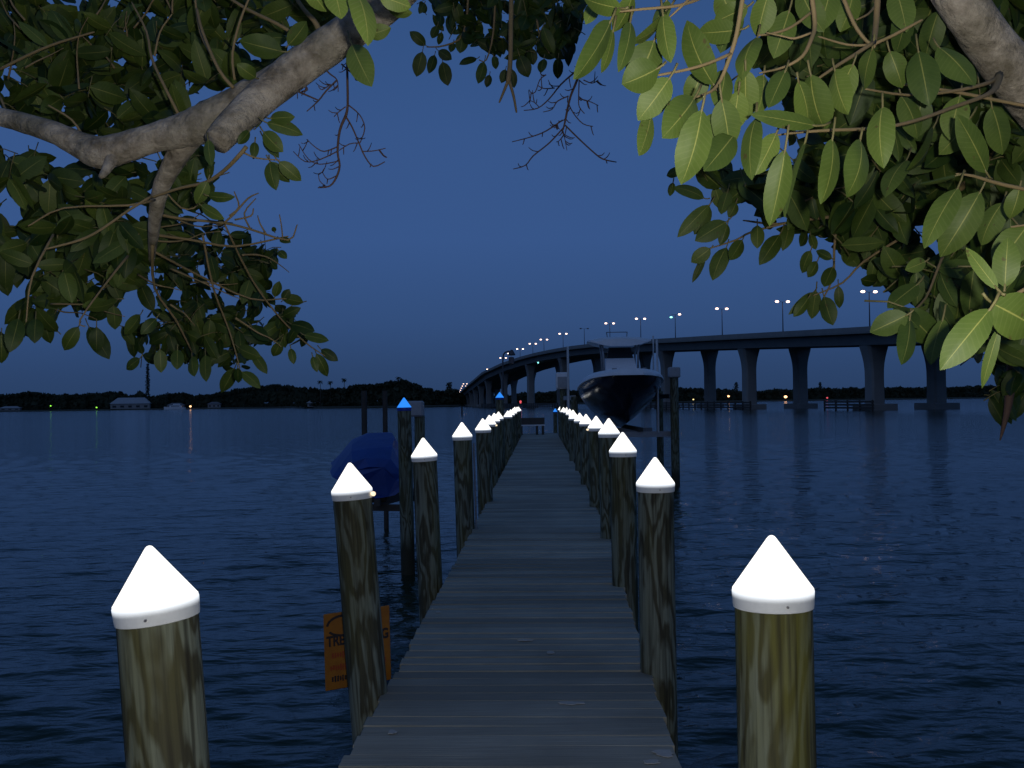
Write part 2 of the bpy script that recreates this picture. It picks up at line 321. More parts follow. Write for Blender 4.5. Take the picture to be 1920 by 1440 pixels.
# ------------------------------------------------------------------ sky and light
w = bpy.data.worlds.new('World'); S.world = w; w.use_nodes = True
nt = w.node_tree; bg = nt.nodes['Background']
tc = nt.nodes.new('ShaderNodeTexCoord'); sp = nt.nodes.new('ShaderNodeSeparateXYZ'); rp = nt.nodes.new('ShaderNodeValToRGB')
nt.links.new(tc.outputs['Generated'], sp.inputs[0]); nt.links.new(sp.outputs['Z'], rp.inputs['Fac']); nt.links.new(rp.outputs['Color'], bg.inputs['Color'])
cr = rp.color_ramp
stops = [(0, (.0215, .0485, .120)), (.03, (.025, .0565, .143)), (.08, (.032, .075, .195)), (.16, (.0385, .092, .248)), (.26, (.038, .092, .248)), (.45, (.029, .075, .200)), (.7, (.021, .058, .152)), (1, (.018, .050, .13))]
while len(cr.elements) < len(stops): cr.elements.new(.5)
for e_, (p_, c_) in zip(cr.elements, stops): e_.position = p_; e_.color = (*c_, 1)
bg.inputs['Strength'].default_value = 1.0
sun_d = bpy.data.lights.new('afterglow', 'SUN'); sun_d.energy = .11; sun_d.angle = R(60); sun_d.color = (.75, .82, 1)
sun = bpy.data.objects.new('afterglow', sun_d); COL.objects.link(sun); sun.rotation_euler = (R(55), 0, R(-20))
# the photograph was taken with the camera's own flash: a small lamp just right of and above the lens
fl_d = bpy.data.lights.new('camera_flash', 'POINT'); fl_d.energy = 122; fl_d.color = (1, .95, .87); fl_d.shadow_soft_size = .012
fl = bpy.data.objects.new('camera_flash', fl_d); COL.objects.link(fl); fl.location = CAMLOC + CR @ Vector((.06, .03, .02))
S.view_settings.view_transform = 'Standard'; S.view_settings.look = 'None'; S.view_settings.exposure = 0; S.view_settings.gamma = 1

# ------------------------------------------------------------------ water
def build_water():
    ang = np.concatenate([np.linspace(-180, -50, 30, endpoint=False), np.linspace(-50, 50, 620, endpoint=False), np.linspace(50, 180, 30, endpoint=False)]) * math.pi / 180
    rad = [0.6]
    while rad[-1] < 240: rad.append(rad[-1] * 1.0105)
    rad += [400, 800, 1600, 3200, 6000]
    rad = np.array(rad); A, Rr = np.meshgrid(ang, rad)
    X = np.sin(A) * Rr; Y = np.cos(A) * Rr; Z = np.zeros_like(X)
    sp_ = np.maximum(Rr * .0105, Rr * 100 / 620 * math.pi / 180)
    for i in range(46):
        lam = .15 * (1.2 / .15) ** rng.random(); th = R(100) + rng.normal(0, .5)
        k = 2 * math.pi / lam; am = .0050 * lam ** .75
        fade = np.exp(-(sp_ * 2.2 / lam) ** 2)
        ph = k * (math.cos(th) * X + math.sin(th) * Y) + rng.random() * 6.28
        Z += am * fade * (np.sin(ph) + .25 * np.sin(2 * ph))
    Z *= (Rr < 200)
    nA, nR = len(ang), len(rad)
    V = np.stack([X, Y, Z], -1).reshape(-1, 3)
    i, j = np.meshgrid(np.arange(nR - 1), np.arange(nA), indexing='ij'); j2 = (j + 1) % nA
    Fq = np.stack([i * nA + j, i * nA + j2, (i + 1) * nA + j2, (i + 1) * nA + j], -1).reshape(-1, 4)[:, ::-1]
    o = np_mesh('water', V, Fq, M['water']); tag(o, kind='structure')
build_water()
# bank the photographer and the tree stand on, behind the frame
g = MB(); g.box((0, -9, -.1), (46, 22, 2.0), bev=.12); tag(g.build('ground', M['soil']), kind='structure')

# ------------------------------------------------------------------ dock
XC = [(-3, -.30), (4.4, -.03), (5.8, .03), (10.85, .27), (20.4, .56), (44.2, 1.20)]
ZC = [(-3, 1.0), (5.8, 1.0), (10.85, 1.17), (18, 1.22), (44.2, 1.22)]
def dock_dir(y): return (lerp_tab(XC, y + .5) - lerp_tab(XC, y - .5))
dock = empty('wooden_dock', (0, 0, 0), 'long narrow weathered plank dock running out between two rows of pilings', 'dock')
def build_deck():
    V = []; Fq = []; T = []
    y = -2.6
    while y < 44.1:
        wd = .138 + random.uniform(-.002, .002); xc = lerp_tab(XC, y); z = lerp_tab(ZC, y) + random.uniform(-.0016, .0016); s = dock_dir(y)
        l = .75 + random.uniform(-.012, .012); r_ = .75 + random.uniform(-.012, .012); tl = random.uniform(-.004, .004); t = random.gauss(0, .08) - (.22 if random.random() < .07 else 0)
        n = len(V); b = .0015
        for zz, ins in ((z - .04, 0), (z - b, 0), (z, b)):
            for sx, yy in ((-l, ins), (r_, ins), (r_, wd - ins), (-l, wd - ins)):
                x = xc + sx + (ins if sx < 0 else -ins); V.append((x, y + yy - s * sx + tl * sx, zz + tl * sx)); T.append(t)
        Fq += [(n + 8, n + 9, n + 10, n + 11), (n + 3, n + 2, n + 1, n)]
        for k in range(2):
            for i in range(4):
                j = (i + 1) % 4; Fq.append((n + k * 4 + i, n + k * 4 + j, n + k * 4 + 4 + j, n + k * 4 + 4 + i))
        y += wd + random.choice((.0015, .002, .002, .003, .0065))
    np_mesh('decking', V, Fq, M['deck'], dock, tint=T, smooth=False)
    for off in (-.62, 0, .62):
        mb = MB(); ys = [2.2, 5.8, 10.85, 14, 18, 20.4, 28, 36, 44]
        for a, b in zip(ys, ys[1:]):
            mb.beam((lerp_tab(XC, a) + off, a, lerp_tab(ZC, a) - .142), (lerp_tab(XC, b) + off, b, lerp_tab(ZC, b) - .142), .07, .2)
        mb.build('stringer', M['dark_timber'], dock)
    # cross beams that tie each pair of pilings
    for y in (2.9, 5.85, 8.6, 11.0, 14, 17, 20.2, 23.4, 26.4, 29.4, 32.4, 35.4, 38.4, 41.4):
        xc = lerp_tab(XC, y); z = lerp_tab(ZC, y) - .34; MB().beam((xc - .79, y, z), (xc + .79, y, z), .07, .19).build('cross_beam', M['dark_timber'], dock)
    for px, py, a, b in ((985, 1200, .075, .016), (1033, 1223, .035, .02), (1070, 1318, .10, .018), (735, 1372, .035, .02), (1245, 1412, .07, .03), (1222, 1428, .05, .02), (822, 1147, .03, .014)):
        d = (P(px, py, 1) - CAMLOC); y_ = 4.5
        for _ in range(6):
            z_ = lerp_tab(ZC, y_) + .005; q = CAMLOC + d * ((z_ - CAMLOC.z) / d.z); y_ = q.y
        mb = MB(); ring = []
        for k in range(14):
            t = 2 * math.pi * k / 14; rr = random.uniform(.45, .85); ring.append(q + Vector((a * rr * math.cos(t), b * 2.2 * rr * math.sin(t), .001)))
        mb.add(ring + [v - Vector((0, 0, .003)) for v in ring], [tuple(range(14))] + [(i, i + 14, (i + 1) % 14 + 14, (i + 1) % 14) for i in range(14)])
        mb.build('pale_splash', M['dropping'], dock)
build_deck()

# ------------------------------------------------------------------ pilings
ORD = ['nearest', 'second', 'third', 'fourth', 'fifth', 'sixth', 'seventh', 'eighth', 'ninth', 'tenth', 'eleventh', 'twelfth', 'thirteenth', 'farthest']
def piling(top, lean, captilt, label, group, r=.106, blue=False, bead=None, conduit=None, bottom=-1.6, name='dock_piling', cap=True, wood='pile'):
    """top: where cap and post meet (cap lower edge), lean in radians towards -x going up"""
    base = Vector((top.x + math.tan(lean) * (top.z - 0), top.y, 0))
    root = empty(name, base, label, 'piling', group); L = (top - base).length
    root.rotation_euler.y = -lean
    mb = MB(); n = 20; secs = []
    for z in np.linspace(bottom, L + .02, 9):
        rr = r * (1.03 - .02 * (z - bottom) / 4) * (1 + random.uniform(-.008, .008))
        secs.append([Vector((rr * math.cos(2 * math.pi * k / n) * (1 + .012 * math.sin(3 * k)), rr * math.sin(2 * math.pi * k / n), z)) for k in range(n)])
    mb.loft(secs).build('post', M[wood], root, True, 50)
    if cap:
        e = MB().lathe([(r + .001, -.002), (r + .0055, 0), (r + .007, .01), (r + .0074, .018), (r + .0078, .026), (r + .0081, .034), (r + .0084, .040), (r + .0086, .046), (r + .006, .0505)], 32)
        rim = e.build('cap_rim', M['blue_rim' if blue else 'cap_rim'], root, True, 40)
        rim.location = (0, 0, L); rim.rotation_euler.y = -captilt; rim.rotation_euler.x = random.uniform(-.02, .02)
        c = MB().lathe([(r + .0055, .0507), (r + .0072, .0520)] + [((r + .0085) * (1 - (z_ - .050) / .162), z_) for z_ in (.0575, .07, .10, .14, .17, .19)] + [(.0105, .1965), (.0065, .2000), (.0015, .2015)], 32).build('lit_cone', M['blue_glow' if blue else 'cap_glow'], rim, True, 60)
        if not blue:
            sc = MB(); sc.tube([(.01, -(r + .004), .018), (.01, -(r + .0115), .018)], .0038, 8); sc.build('screw', M['steel'], rim)
    if bead:
        MB().ball((bead * (r + .0165), -.03, L + .020), .0135, 10, 6).build('small_bead', M['bead'], root, True)  # bright dot at the cap edge, drawn as a small emissive ball
    if conduit:
        MB().tube([(conduit * (r + .022), -.03, .5), (conduit * (r + .022), -.03, L - .04)], .011, 8).build('conduit_pipe', M['steel'], root, True, 40)
    return root

LEFT = [(296, 1160, 2.75, .065, .05), (661, 935, 5.6, .07, 0), (796, 864, 8.75, .034, .02), (867, 825, 11.4, .02, 0), (906, 811, 14.3, .02, 0), (918, 800, 17.4, .02, 0), (927, 793, 20.4, .01, 0), (935, 788, 23.4, .01, 0)]
RIGHT = [(1450, 1137, 2.85, .004, 0), (1229, 921, 5.95, 0, 0), (1168, 856, 8.3, 0, 0), (1142, 820, 10.6, 0, 0), (1118, 808, 13.5, 0, 0), (1099, 799, 16.8, 0, 0), (1087, 793, 20, 0, 0), (1075, 788, 23.3, 0, 0)]
for side, rows in (('left', LEFT), ('right', RIGHT)):
    sg = -1 if side == 'left' else 1
    allr = [(P(px, py, Z), ln, ct) for px, py, Z, ln, ct in rows]
    for y in (26.4, 29.4, 32.4, 35.4, 38.4, 41.4):
        allr.append((Vector((lerp_tab(XC, y) + sg * (.86 + random.uniform(-.02, .02)), y, 2.2 + random.uniform(-.03, .03))), random.uniform(-.01, .015), 0))
    for i, (tp, ln, ct) in enumerate(allr):
        lab = {('left', 0): 'leaning wood-grained piling with tilted white cone cap, nearest in the left row',
               ('right', 0): 'upright mossy wooden piling with glowing white cone cap, nearest in the right row',
               ('left', 1): 'leaning dock piling with white cone cap in front of the orange sign',
               ('left', 3): 'white-capped piling with a pale conduit pipe, fourth in the left row'}.get((side, i),
               'white cone capped dock piling, %s from the near end in the %s row' % (ORD[i], side) if i < 13 else 'white cone capped dock piling at the far end of the %s row' % side)
        piling(tp, ln, ct, lab, 'white-capped pilings along the dock', bead={('left', 1): 1, ('right', 4): -1, ('left', 5): 1}.get((side, i)), conduit={('left', 3): 1}.get((side, i)), wood='mossy_pile' if (side, i) == ('right', 0) else 'pile')
piling(P(758, 770, 15.4), .012, 0, 'tall dark piling with bright blue cone cap beside the blue covered watercraft', 'blue-capped pilings', blue=True, r=.105)
piling(P(937, 749, 27.5), .0, 0, 'tall dark piling with blue cone cap in front of the bridge piers', 'blue-capped pilings', blue=True, r=.11)
piling(P(1041, 774, 45.5), .0, 0, 'small blue-capped piling at the far end of the dock', 'blue-capped pilings', blue=True, r=.09)

# ------------------------------------------------------------------ orange sign behind the second left piling
def build_sign():
    W_, H_ = .425, .46
    c = P(671, 1214, 6.12); root = empty('warning_sign', c, 'orange rectangular warning sign with black lettering half hidden behind a piling', 'sign')
    root.rotation_euler = (0, R(-1), R(30))
    b = MB(); b.box((0, 0, 0), (W_, .012, H_), bev=.004); b.build('board', M['orange'], root)
    def text(body, size, x, z, m, name):
        cu = bpy.data.curves.new(name, 'FONT'); cu.body = body; cu.size = size; cu.extrude = .0008; cu.align_x = 'CENTER'; cu.offset = .0030
        o = bpy.data.objects.new(name, cu); COL.objects.link(o)
        dg = bpy.context.evaluated_depsgraph_get(); me = bpy.data.meshes.new_from_object(o.evaluated_get(dg)); bpy.data.objects.remove(o)
        me.materials.clear(); me.materials.append(m); t = bpy.data.objects.new(name, me); COL.objects.link(t); t.parent = root
        xs = [v.co.x for v in me.vertices]; wd = max(xs) - min(xs)
        t.rotation_euler = (R(90), 0, 0); t.location = (x, -.0079, z); return t, wd
    t, wd = text('TRESPASSING', .085, 0, .035, M['ink'], 'lettering'); t.scale.x = .40 / wd
    # the curved black stroke of the sign's upper figure
    mb = MB(); pr = None
    for k in range(19):
        a = R(175 - k * 18); q = (.10 * math.cos(a) - .095, .06 * math.sin(a) + .15)
        if pr: mb.beam((pr[0], -.0075, pr[1]), (q[0], -.0075, q[1]), .002, .014)
        pr = q
    mb.build('curved_stroke', M['ink'], root)
    for z, x0, x1, h in ((-.025, -.17, .16, .040), (-.098, -.18, .17, .040)):       # lines of small lettering too faint to read
        x = x0; mb = MB(); mb.box(((x0 + x1) / 2, -.0068, z), (x1 - x0, .001, .004))
        while x < x1:
            wl = random.choice((.010, .014, .012)); mb.box((x + wl / 2, -.0075, z + random.uniform(-.003, .003)), (wl * .7, .002, h * random.choice((.7, 1, .8)))); x += wl + (.014 if random.random() < .15 else .003)
        mb.build('faint_print', M['red_ink'], root)
    mb = MB(); x = -.175
    while x < .17:
        wl = random.choice((.010, .014, .012)); mb.box((x + wl / 2, -.0075, -.165), (wl * .75, .002, .036 * random.choice((.7, 1, .8)))); x += wl + (.014 if random.random() < .15 else .003)
    mb.build('small_print', M['ink'], root)
    for dx in (-.02, .08): MB().box((dx, .03, -.1), (.03, .04, .62)).build('bracket', M['dark_timber'], root)
build_sign()

# ------------------------------------------------------------------ bench at the dock end
def build_bench():
    c = P(998, 812, 42.3); z0 = lerp_tab(ZC, 42); root = empty('dock_bench', (c.x, 42.3, z0), 'dark wooden bench with plank backrest at the far end of the dock', 'bench')
    MB().box((0, .22, .56), (1.06, .04, .30), bev=.008).build('backrest', M['dark_timber'], root)
    MB().box((0, 0, .395), (1.06, .42, .045), bev=.008).build('seat', M['gel'], root)
    for x in (-.45, .2, .45):
        MB().box((x, -.17, .186), (.09, .07, .372)).build('leg', M['dark_timber'], root); MB().box((x, .22, .186), (.09, .07, .372)).build('leg', M['dark_timber'], root)
build_bench()

# ------------------------------------------------------------------ covered watercraft and its lift (left)
def build_pwc():
    c = P(682, 925, 16.0); root = empty('covered_watercraft', (c.x, 16.9, c.z), 'small watercraft wrapped in a creased blue tarpaulin on a lift', 'watercraft', rz=R(8))
    secs = []
    for y, wl, wr, h, sh in ((-1.05, .40, .40, .42, 0), (-1.0, .54, .55, .56, 0), (-.65, .58, .58, .72, .03), (-.2, .60, .60, .86, .05), (.15, .62, .60, .93, .04), (.5, .62, .60, .92, 0), (1.0, .60, .58, .70, 0), (1.5, .45, .42, .55, 0), (1.8, .18, .18, .45, 0)):
        k = h / .93; wk = (wl + wr) / 1.2
        pr = [(-.18 * wk, -.02), (-.34 * wk, .2 * k), (-.66 * wk, .43 * k), (-.52 * wk, .56 * k), (-.34 * wk + sh, .90 * h), (-.08 * wk + sh, h), (.33 * wk + sh, .99 * h), (.46 * wk, .76 * h), (.60 * wk, .52 * h), (.63 * wk, .10), (.42 * wk, -.03), (.1 * wk, -.05)]
        secs.append([Vector((x + random.uniform(-.022, .022), y + random.uniform(-.06, .06), z + random.uniform(-.022, .022))) for x, z in pr])
    o = MB().loft(secs).build('tarpaulin', M['tarp'], root, False)
    MB().box((0, .2, -.10), (.5, 2.2, .10), bev=.03).build('hull', M['dark_timber'], root)
    MB().ball((.56, -.9, .30), .014, 8, 5).build('small_reflector', M['bead'], root)  # the reflector's glint is put in as emission, it is no lamp
    # lift: an arm frame carried by a pile with a pale motor box, and two thin guide poles behind
    lx = P(787, 800, 19.2).x; lift = empty('watercraft_lift', (lx, 19.2, 0), 'dark small lift frame with pale motor box holding the blue covered watercraft', 'boat lift')
    def rel(x, y, z): return (x - lx, y - 19.2, z)
    MB().tube([rel(lx, 19.2, -1.5), rel(lx, 19.2, 2.36)], .10, 16).build('post', M['pile'], lift, True, 50)
    MB().box(rel(lx - .09, 19.2, 2.50), (.34, .34, .30), bev=.03).build('motor_box', M['grey_vinyl'], lift)
    cx = c.x
    MB().beam(rel(lx, 18.9, .95), rel(cx + .2, 16.2, 1.02), .10, .14).build('lift_arm', M['dark_timber'], lift)
    for dx in (-.3, .3): MB().beam(rel(cx + dx - .05, 15.7, 1.05), rel(cx + dx - .2, 18.2, 1.05), .09, .10).build('bunk', M['dark_timber'], lift)
    for yy in (16.2, 17.8): MB().beam(rel(cx - .5, yy, .95), rel(-1.66, yy - .3, .95), .09, .1).build('cross_arm', M['dark_timber'], lift)
    for px in (683, 722):
        q = P(px, 764, 21.0); MB().tube([rel(q.x, 21, -1.2), rel(q.x, 21, q.z + .35)], .06 if px == 683 else .052, 10).build('guide_pole', M['dark_timber'], lift, True, 50)
build_pwc()

# ------------------------------------------------------------------ centre-console boat on a lift (right)
def build_boat():
    BX, BY, KZ = 3.42, 29.0, 1.72
    root = empty('center_console_boat', (BX, BY, KZ), 'navy hulled centre console boat with white T-top raised on a lift', 'boat', rz=R(-2))
    st = [0, .03, .08, .16, .27, .4, .55, .75, 1.0]; Lh = 8.4
    gb = [.34, .60, .82, 1.03, 1.18, 1.27, 1.30, 1.30, 1.24]; gz = [1.72, 1.71, 1.69, 1.66, 1.60, 1.54, 1.48, 1.42, 1.38]
    kz = [1.25, .92, .60, .33, .15, .05, .0, .0, .02]; cb_ = [.05, .10, .2, .36, .54, .68, .78, .80, .78]; cz = [1.34, 1.08, .88, .74, .64, .58, .55, .53, .53]
    secs = []; cap1 = []; deck = []
    for i, s in enumerate(st):
        y = s * Lh - (.35 if i == 0 else 0) * 0
        rake = .0
        h = [(gb[i], gz[i]), (gb[i] * .93 + cb_[i] * .07, gz[i] * .72 + cz[i] * .28), (gb[i] * .62 + cb_[i] * .38, gz[i] * .4 + cz[i] * .6), (cb_[i], cz[i]), (cb_[i] * .5, (cz[i] + kz[i]) * .47), (0, kz[i])]
        secs.append([Vector((-x, y + (gz[0] - z) * .55 * max(0, 1 - s * 5), z)) for x, z in h] + [Vector((x, y + (gz[0] - z) * .55 * max(0, 1 - s * 5), z)) for x, z in h[-2::-1]])
        cap1.append([Vector((-gb[i] - .045, y - .05, gz[i] - .10)), Vector((-gb[i] - .035, y - .04, gz[i] - .03)), Vector((-gb[i] + .07, y + .06, gz[i] + .085)), Vector((-gb[i] * .6, y + .1, gz[i] + .10)), Vector((0, y + .1, gz[i] + .11)), Vector((gb[i] * .6, y + .1, gz[i] + .10)), Vector((gb[i] - .07, y + .06, gz[i] + .085)), Vector((gb[i] + .035, y - .04, gz[i] - .03)), Vector((gb[i] + .045, y - .05, gz[i] - .10))])
    MB().loft(secs, True, True).build('hull', M['hull'], root, True, 35)
    MB().loft(cap1, True, True).build('gunwale', M['gel'], root, True, 40)
    mb = MB()
    for x in (-.42, .46): mb.box((x, .45, 1.82), (.14, .05, .04), bev=.01)
    mb.build('cleat', M['steel'], root)
    con = MB(); con.loft([[Vector((-.52, 3.3, 1.55)), Vector((.52, 3.3, 1.55)), Vector((.52, 4.6, 1.55)), Vector((-.52, 4.6, 1.55))], [Vector((-.5, 3.4, 1.9)), Vector((.5, 3.4, 1.9)), Vector((.5, 4.6, 1.9)), Vector((-.5, 4.6, 1.9))], [Vector((-.46, 3.75, 2.26)), Vector((.46, 3.75, 2.26)), Vector((.46, 4.6, 2.3)), Vector((-.46, 4.6, 2.3))]])
    con.build('console', M['gel'], root, False)
    MB().loft([[Vector((-.43, 3.80, 2.27)), Vector((.43, 3.80, 2.27)), Vector((.43, 3.84, 2.27)), Vector((-.43, 3.84, 2.27))], [Vector((-.36, 4.05, 2.64)), Vector((.36, 4.05, 2.64)), Vector((.36, 4.08, 2.64)), Vector((-.36, 4.08, 2.64))]]).build('windshield', M['tinted'], root)
    tt = []
    for y, wd, z in ((3.25, .78, 2.84), (3.4, .98, 2.90), (4.2, 1.06, 2.96), (5.1, 1.04, 2.94), (5.4, .84, 2.88)):
        tt.append([Vector((-wd, y, z - .10)), Vector((-wd * .99, y, z - .05)), Vector((-wd * .6, y, z + .02)), Vector((0, y, z + .05)), Vector((wd * .6, y, z + .02)), Vector((wd * .99, y, z - .05)), Vector((wd, y, z - .10)), Vector((wd * .8, y, z - .15)), Vector((wd * .4, y, z - .2)), Vector((-wd * .4, y, z - .2)), Vector((-wd * .8, y, z - .15))])
    top = MB().loft(tt).build('t_top', M['gel'], root, True, 40)
    rk = MB()
    for x in (-.32, .32): rk.tube([(x, 5.1, 2.97), (x * 1.1, 5.2, 3.22)], .018, 6)
    rk.tube([(-.35, 5.2, 3.22), (.35, 5.2, 3.22)], .016, 6).tube([(-.3, 5.1, 3.03), (.3, 5.1, 3.03)], .016, 6)
    rk.build('rod_rack', M['steel'], top, True)
    for x in (-.55, .55):
        for y in (3.55, 4.7): MB().tube([(x, y, 1.58), (x * 1.02, y + .05, 2.4), (x * 1.08, y + .08, 2.76)], .035, 8).build('t_top_leg', M['steel'], root, True)
    MB().tube([(1.16, 4.6, 1.5), (1.17, 4.65, 2.2), (1.18, 4.7, 3.05)], .026, 8).build('outrigger', M['pvc'], root, True)
    for x in (-.42, .42):
        e = MB(); e.box((x, 8.55, 1.3), (.42, .5, .55), bev=.08); e.box((x, 8.5, .75), (.16, .3, .7), bev=.05); e.build('outboard_engine', M['grey_vinyl'], root)
    # lift
    lift = empty('boat_lift', (3.4, 33, 0), 'four-post piling boat lift with pale motor boxes around the navy hulled boat', 'boat lift')
    def rel(x, y, z): return (x - 3.4, y - 33, z)
    posts = ((4.95, 30.6, 3.30, .13), (4.98, 33.9, 2.9, .115), (1.93, 31.2, 2.75, .11), (1.86, 36.6, 3.05, .12))
    for x, y, zt, rr in posts:
        MB().tube([rel(x, y, -1.6), rel(x, y, 1), rel(x, y, zt)], rr, 16).build('post', M['pile'], lift, True, 50)
    MB().box(rel(4.95, 30.6, 3.44), (.34, .36, .32), bev=.03).build('motor_box', M['grey_vinyl'], lift)
    bx = MB().box(rel(1.84, 36.6, 3.36), (.47, .5, .60), bev=.04).build('motor_box', M['gel'], lift)
    MB().box((1.84 - 3.4, 36.345 - 33, 3.30), (.37, .02, .40)).build('motor_grille', M['grey_vinyl'], bx)
    for y in (31.1, 35.6): MB().beam(rel(1.93, y, 1.55), rel(4.95, y, 1.55), .12, .17).build('cradle_beam', M['steel'], lift)
    for x in (2.9, 3.95): MB().beam(rel(x, 30.9, 1.70), rel(x, 36, 1.70), .14, .12).build('bunk', M['dark_timber'], lift)
    for x, y, z1 in ((1.74, 31.0, 4.3), (4.5, 31.0, 4.48)):
        MB().tube([rel(x, y, 1.6), rel(x, y, z1)], .036, 8).build('guide_pole', M['pvc'], lift, True, 50)
    for x in (1.93, 4.95): MB().beam(rel(x, 31.2, 2.72), rel(x - .03, 36.4, 2.72), .1, .14).build('top_beam', M['steel'], lift)
build_boat()

# slender gooseneck lamp pole by the far blue-capped piling
def build_goose():
    q = P(943, 700, 29.0); b = Vector((q.x, q.y, 0)); root = empty('gooseneck_lamp', b, 'slender dark gooseneck lamp pole rising above the blue cap', 'lamp post')
    top = P(944, 662, 29.0).z; pts = [(0, 0, -1.2), (0, 0, top - .25), (.02, 0, top - .05), (.07, 0, top + .02), (.17, 0, top + .05), (.24, 0, top + .04)]
    MB().tube(pts, .022, 8).build('pole', M['pole_metal'], root, True)
    MB().lathe([(.03, .14), (.06, .10), (.11, 0), (.10, -.02)], 12, (.26, 0, top - .05)).build('lamp_shade', M['pole_metal'], root, True)
    MB().box((.25, 0, top - .22), (.16, .1, .2), bev=.02).build('junction_box', M['pole_metal'], root)
build_goose()
q = P(866, 760, 205); MB().tube([(q.x, q.y, -2), (q.x, q.y, 1.9)], .16, 8).build('channel_marker', M['dark_timber'], None, True, 50)
tag(bpy.data.objects['channel_marker'], 'lone thin dark marker pole standing in open water left of the bridge', 'marker')

# ------------------------------------------------------------------ bridge
def bridge_pt(t):
    """plan position of the near column line; t in spans of about 53 m"""
    if t <= 5.7: return Vector((72.3 - 12.77 * t, 200 + 51.6 * t))
    pts = [(5.7, (-.5, 494)), (6.6, (-10.8, 541)), (8, (-19, 620)), (9.5, (-27, 700)), (12.3, (-40, 850)), (15, (-50, 1000)), (18.5, (-62.5, 1200)), (22, (-76, 1400)), (26, (-92, 1640))]
    for (a, p), (b, q_) in zip(pts, pts[1:]):
        if t <= b: k = (t - a) / (b - a); return Vector((p[0] + (q_[0] - p[0]) * k, p[1] + (q_[1] - p[1]) * k))
    return Vector(pts[-1][1])
ZB = [(-3, 10.4), (-1, 14.4), (0, 16.5), (1, 18.8), (2, 21.0), (3, 23.0), (3.5, 23.6), (4, 23.8), (4.5, 23.7), (5, 23.2), (5.7, 21.8), (6.6, 19.2), (8, 16.7), (9.5, 14.4), (12.3, 11), (15, 8.5), (18.5, 5.5), (22, 3.2), (26, 2.4)]   # top of parapet
def btan(t): d = bridge_pt(t + .1) - bridge_pt(t - .1); return d.normalized()
def bnorm(t): d = btan(t); return Vector((d.y, -d.x))         # away from the camera
def bpos(t, off, z): p = bridge_pt(t); n = bnorm(t); return Vector((p.x + n.x * off, p.y + n.y * off, z))
bridge = empty('road_bridge', (0, 0, 0), 'long high concrete road bridge on flared piers curving across the water', 'bridge')
def sweep(prof, m, name, t0=-2.5, t1=21.6):
    secs = []
    for t in np.arange(t0, t1 + .01, .2):
        z = lerp_tab(ZB, t); secs.append([bpos(t, o_, z + dz) for o_, dz in prof])
    return MB().loft(secs).build(name, m, bridge)
sweep([(-5.2, -1.30), (-5.2, -1.02), (19.4, -1.02), (19.4, -1.30), (16, -1.50), (-1.8, -1.50)], M['concrete'], 'road_deck')
sweep([(-5.22, -1.015), (-5.12, 0), (-4.9, 0), (-4.8, -1.015)], M['concrete'], 'parapet')
sweep([(19.0, -1.015), (19.1, 0), (19.3, 0), (19.4, -1.015)], M['concrete'], 'parapet')
for c_ in (0, 14.2): sweep([(c_ - 3.2, -1.51), (c_ + 3.2, -1.51), (c_ + 2.5, -3.5), (c_ - 2.5, -3.5)], M['girder'], 'box_girder')
def pier(t, off):
    z = lerp_tab(ZB, t) - 3.52; d = btan(t); n = bnorm(t); secs = []
    w0, d0 = 1.42, 1.55
    for zz, fw, fd in ((1.3, 1.0, 1.0), (z - 6.5, .96, 1.0), (z - 5, .98, 1), (z - 3.6, 1.08, 1.02), (z - 2.4, 1.25, 1.05), (z - 1.2, 1.48, 1.1), (z - .5, 1.62, 1.15), (z, 1.66, 1.16)):
        if zz < 1.3: continue
        c = bpos(t, off, zz); a = Vector((d.x, d.y, 0)) * d0 * fd; b = Vector((n.x, n.y, 0)) * w0 * fw; ch = .22
        secs.append([c + a * (1 - ch) + b, c + a + b * (1 - ch), c + a - b * (1 - ch), c + a * (1 - ch) - b, c - a * (1 - ch) - b, c - a - b * (1 - ch), c - a + b * (1 - ch), c - a * (1 - ch) + b])
    MB().loft(secs).build('pier', M['concrete'], bridge, True, 30)
    c = bpos(t, off, .1); rot = Matrix(((d.x, n.x, 0), (d.y, n.y, 0), (0, 0, 1)))
    MB().box(c, (6.6, 6.0, 2.38), rot, .15).build('pile_cap', M['concrete'], bridge)
for k in range(-1, 15):
    pier(float(k), 0); pier(float(k), 14.2)
# fender walkways along the water at the navigation spans
def fender(t0, t1, off, label, rz=0):
    a, b = bpos(t0, off, 0), bpos(t1, off, 0); root = empty('timber_fender', (a + b) / 2, label, 'fender', 'timber fenders at the bridge piers'); c = (a + b) / 2
    for z in (.55, 1.15, 1.75): MB().beam(a - c + Vector((0, 0, z)), b - c + Vector((0, 0, z)), .35, .36).build('wale', M['dark_timber'], root)
    L = (b - a).length; n = max(3, int(L / 4)); mb = MB()
    for i in range(n + 1):
        p = a + (b - a) * i / n - c; MB().tube([p + Vector((0, .45, -1.5)), p + Vector((0, .45, 2.1))], .2, 8).build('fender_pile', M['dark_timber'], root, True, 50)
fender(-.12, .2, -4.6, 'dark timber fender at the bridge pier nearest the right edge')
fender(.82, 2.1, -4.6, 'longer dark timber fender right of the boat lift')
fender(3.9, 6.9, -4.6, 'far dark timber fender under the curving end of the bridge')

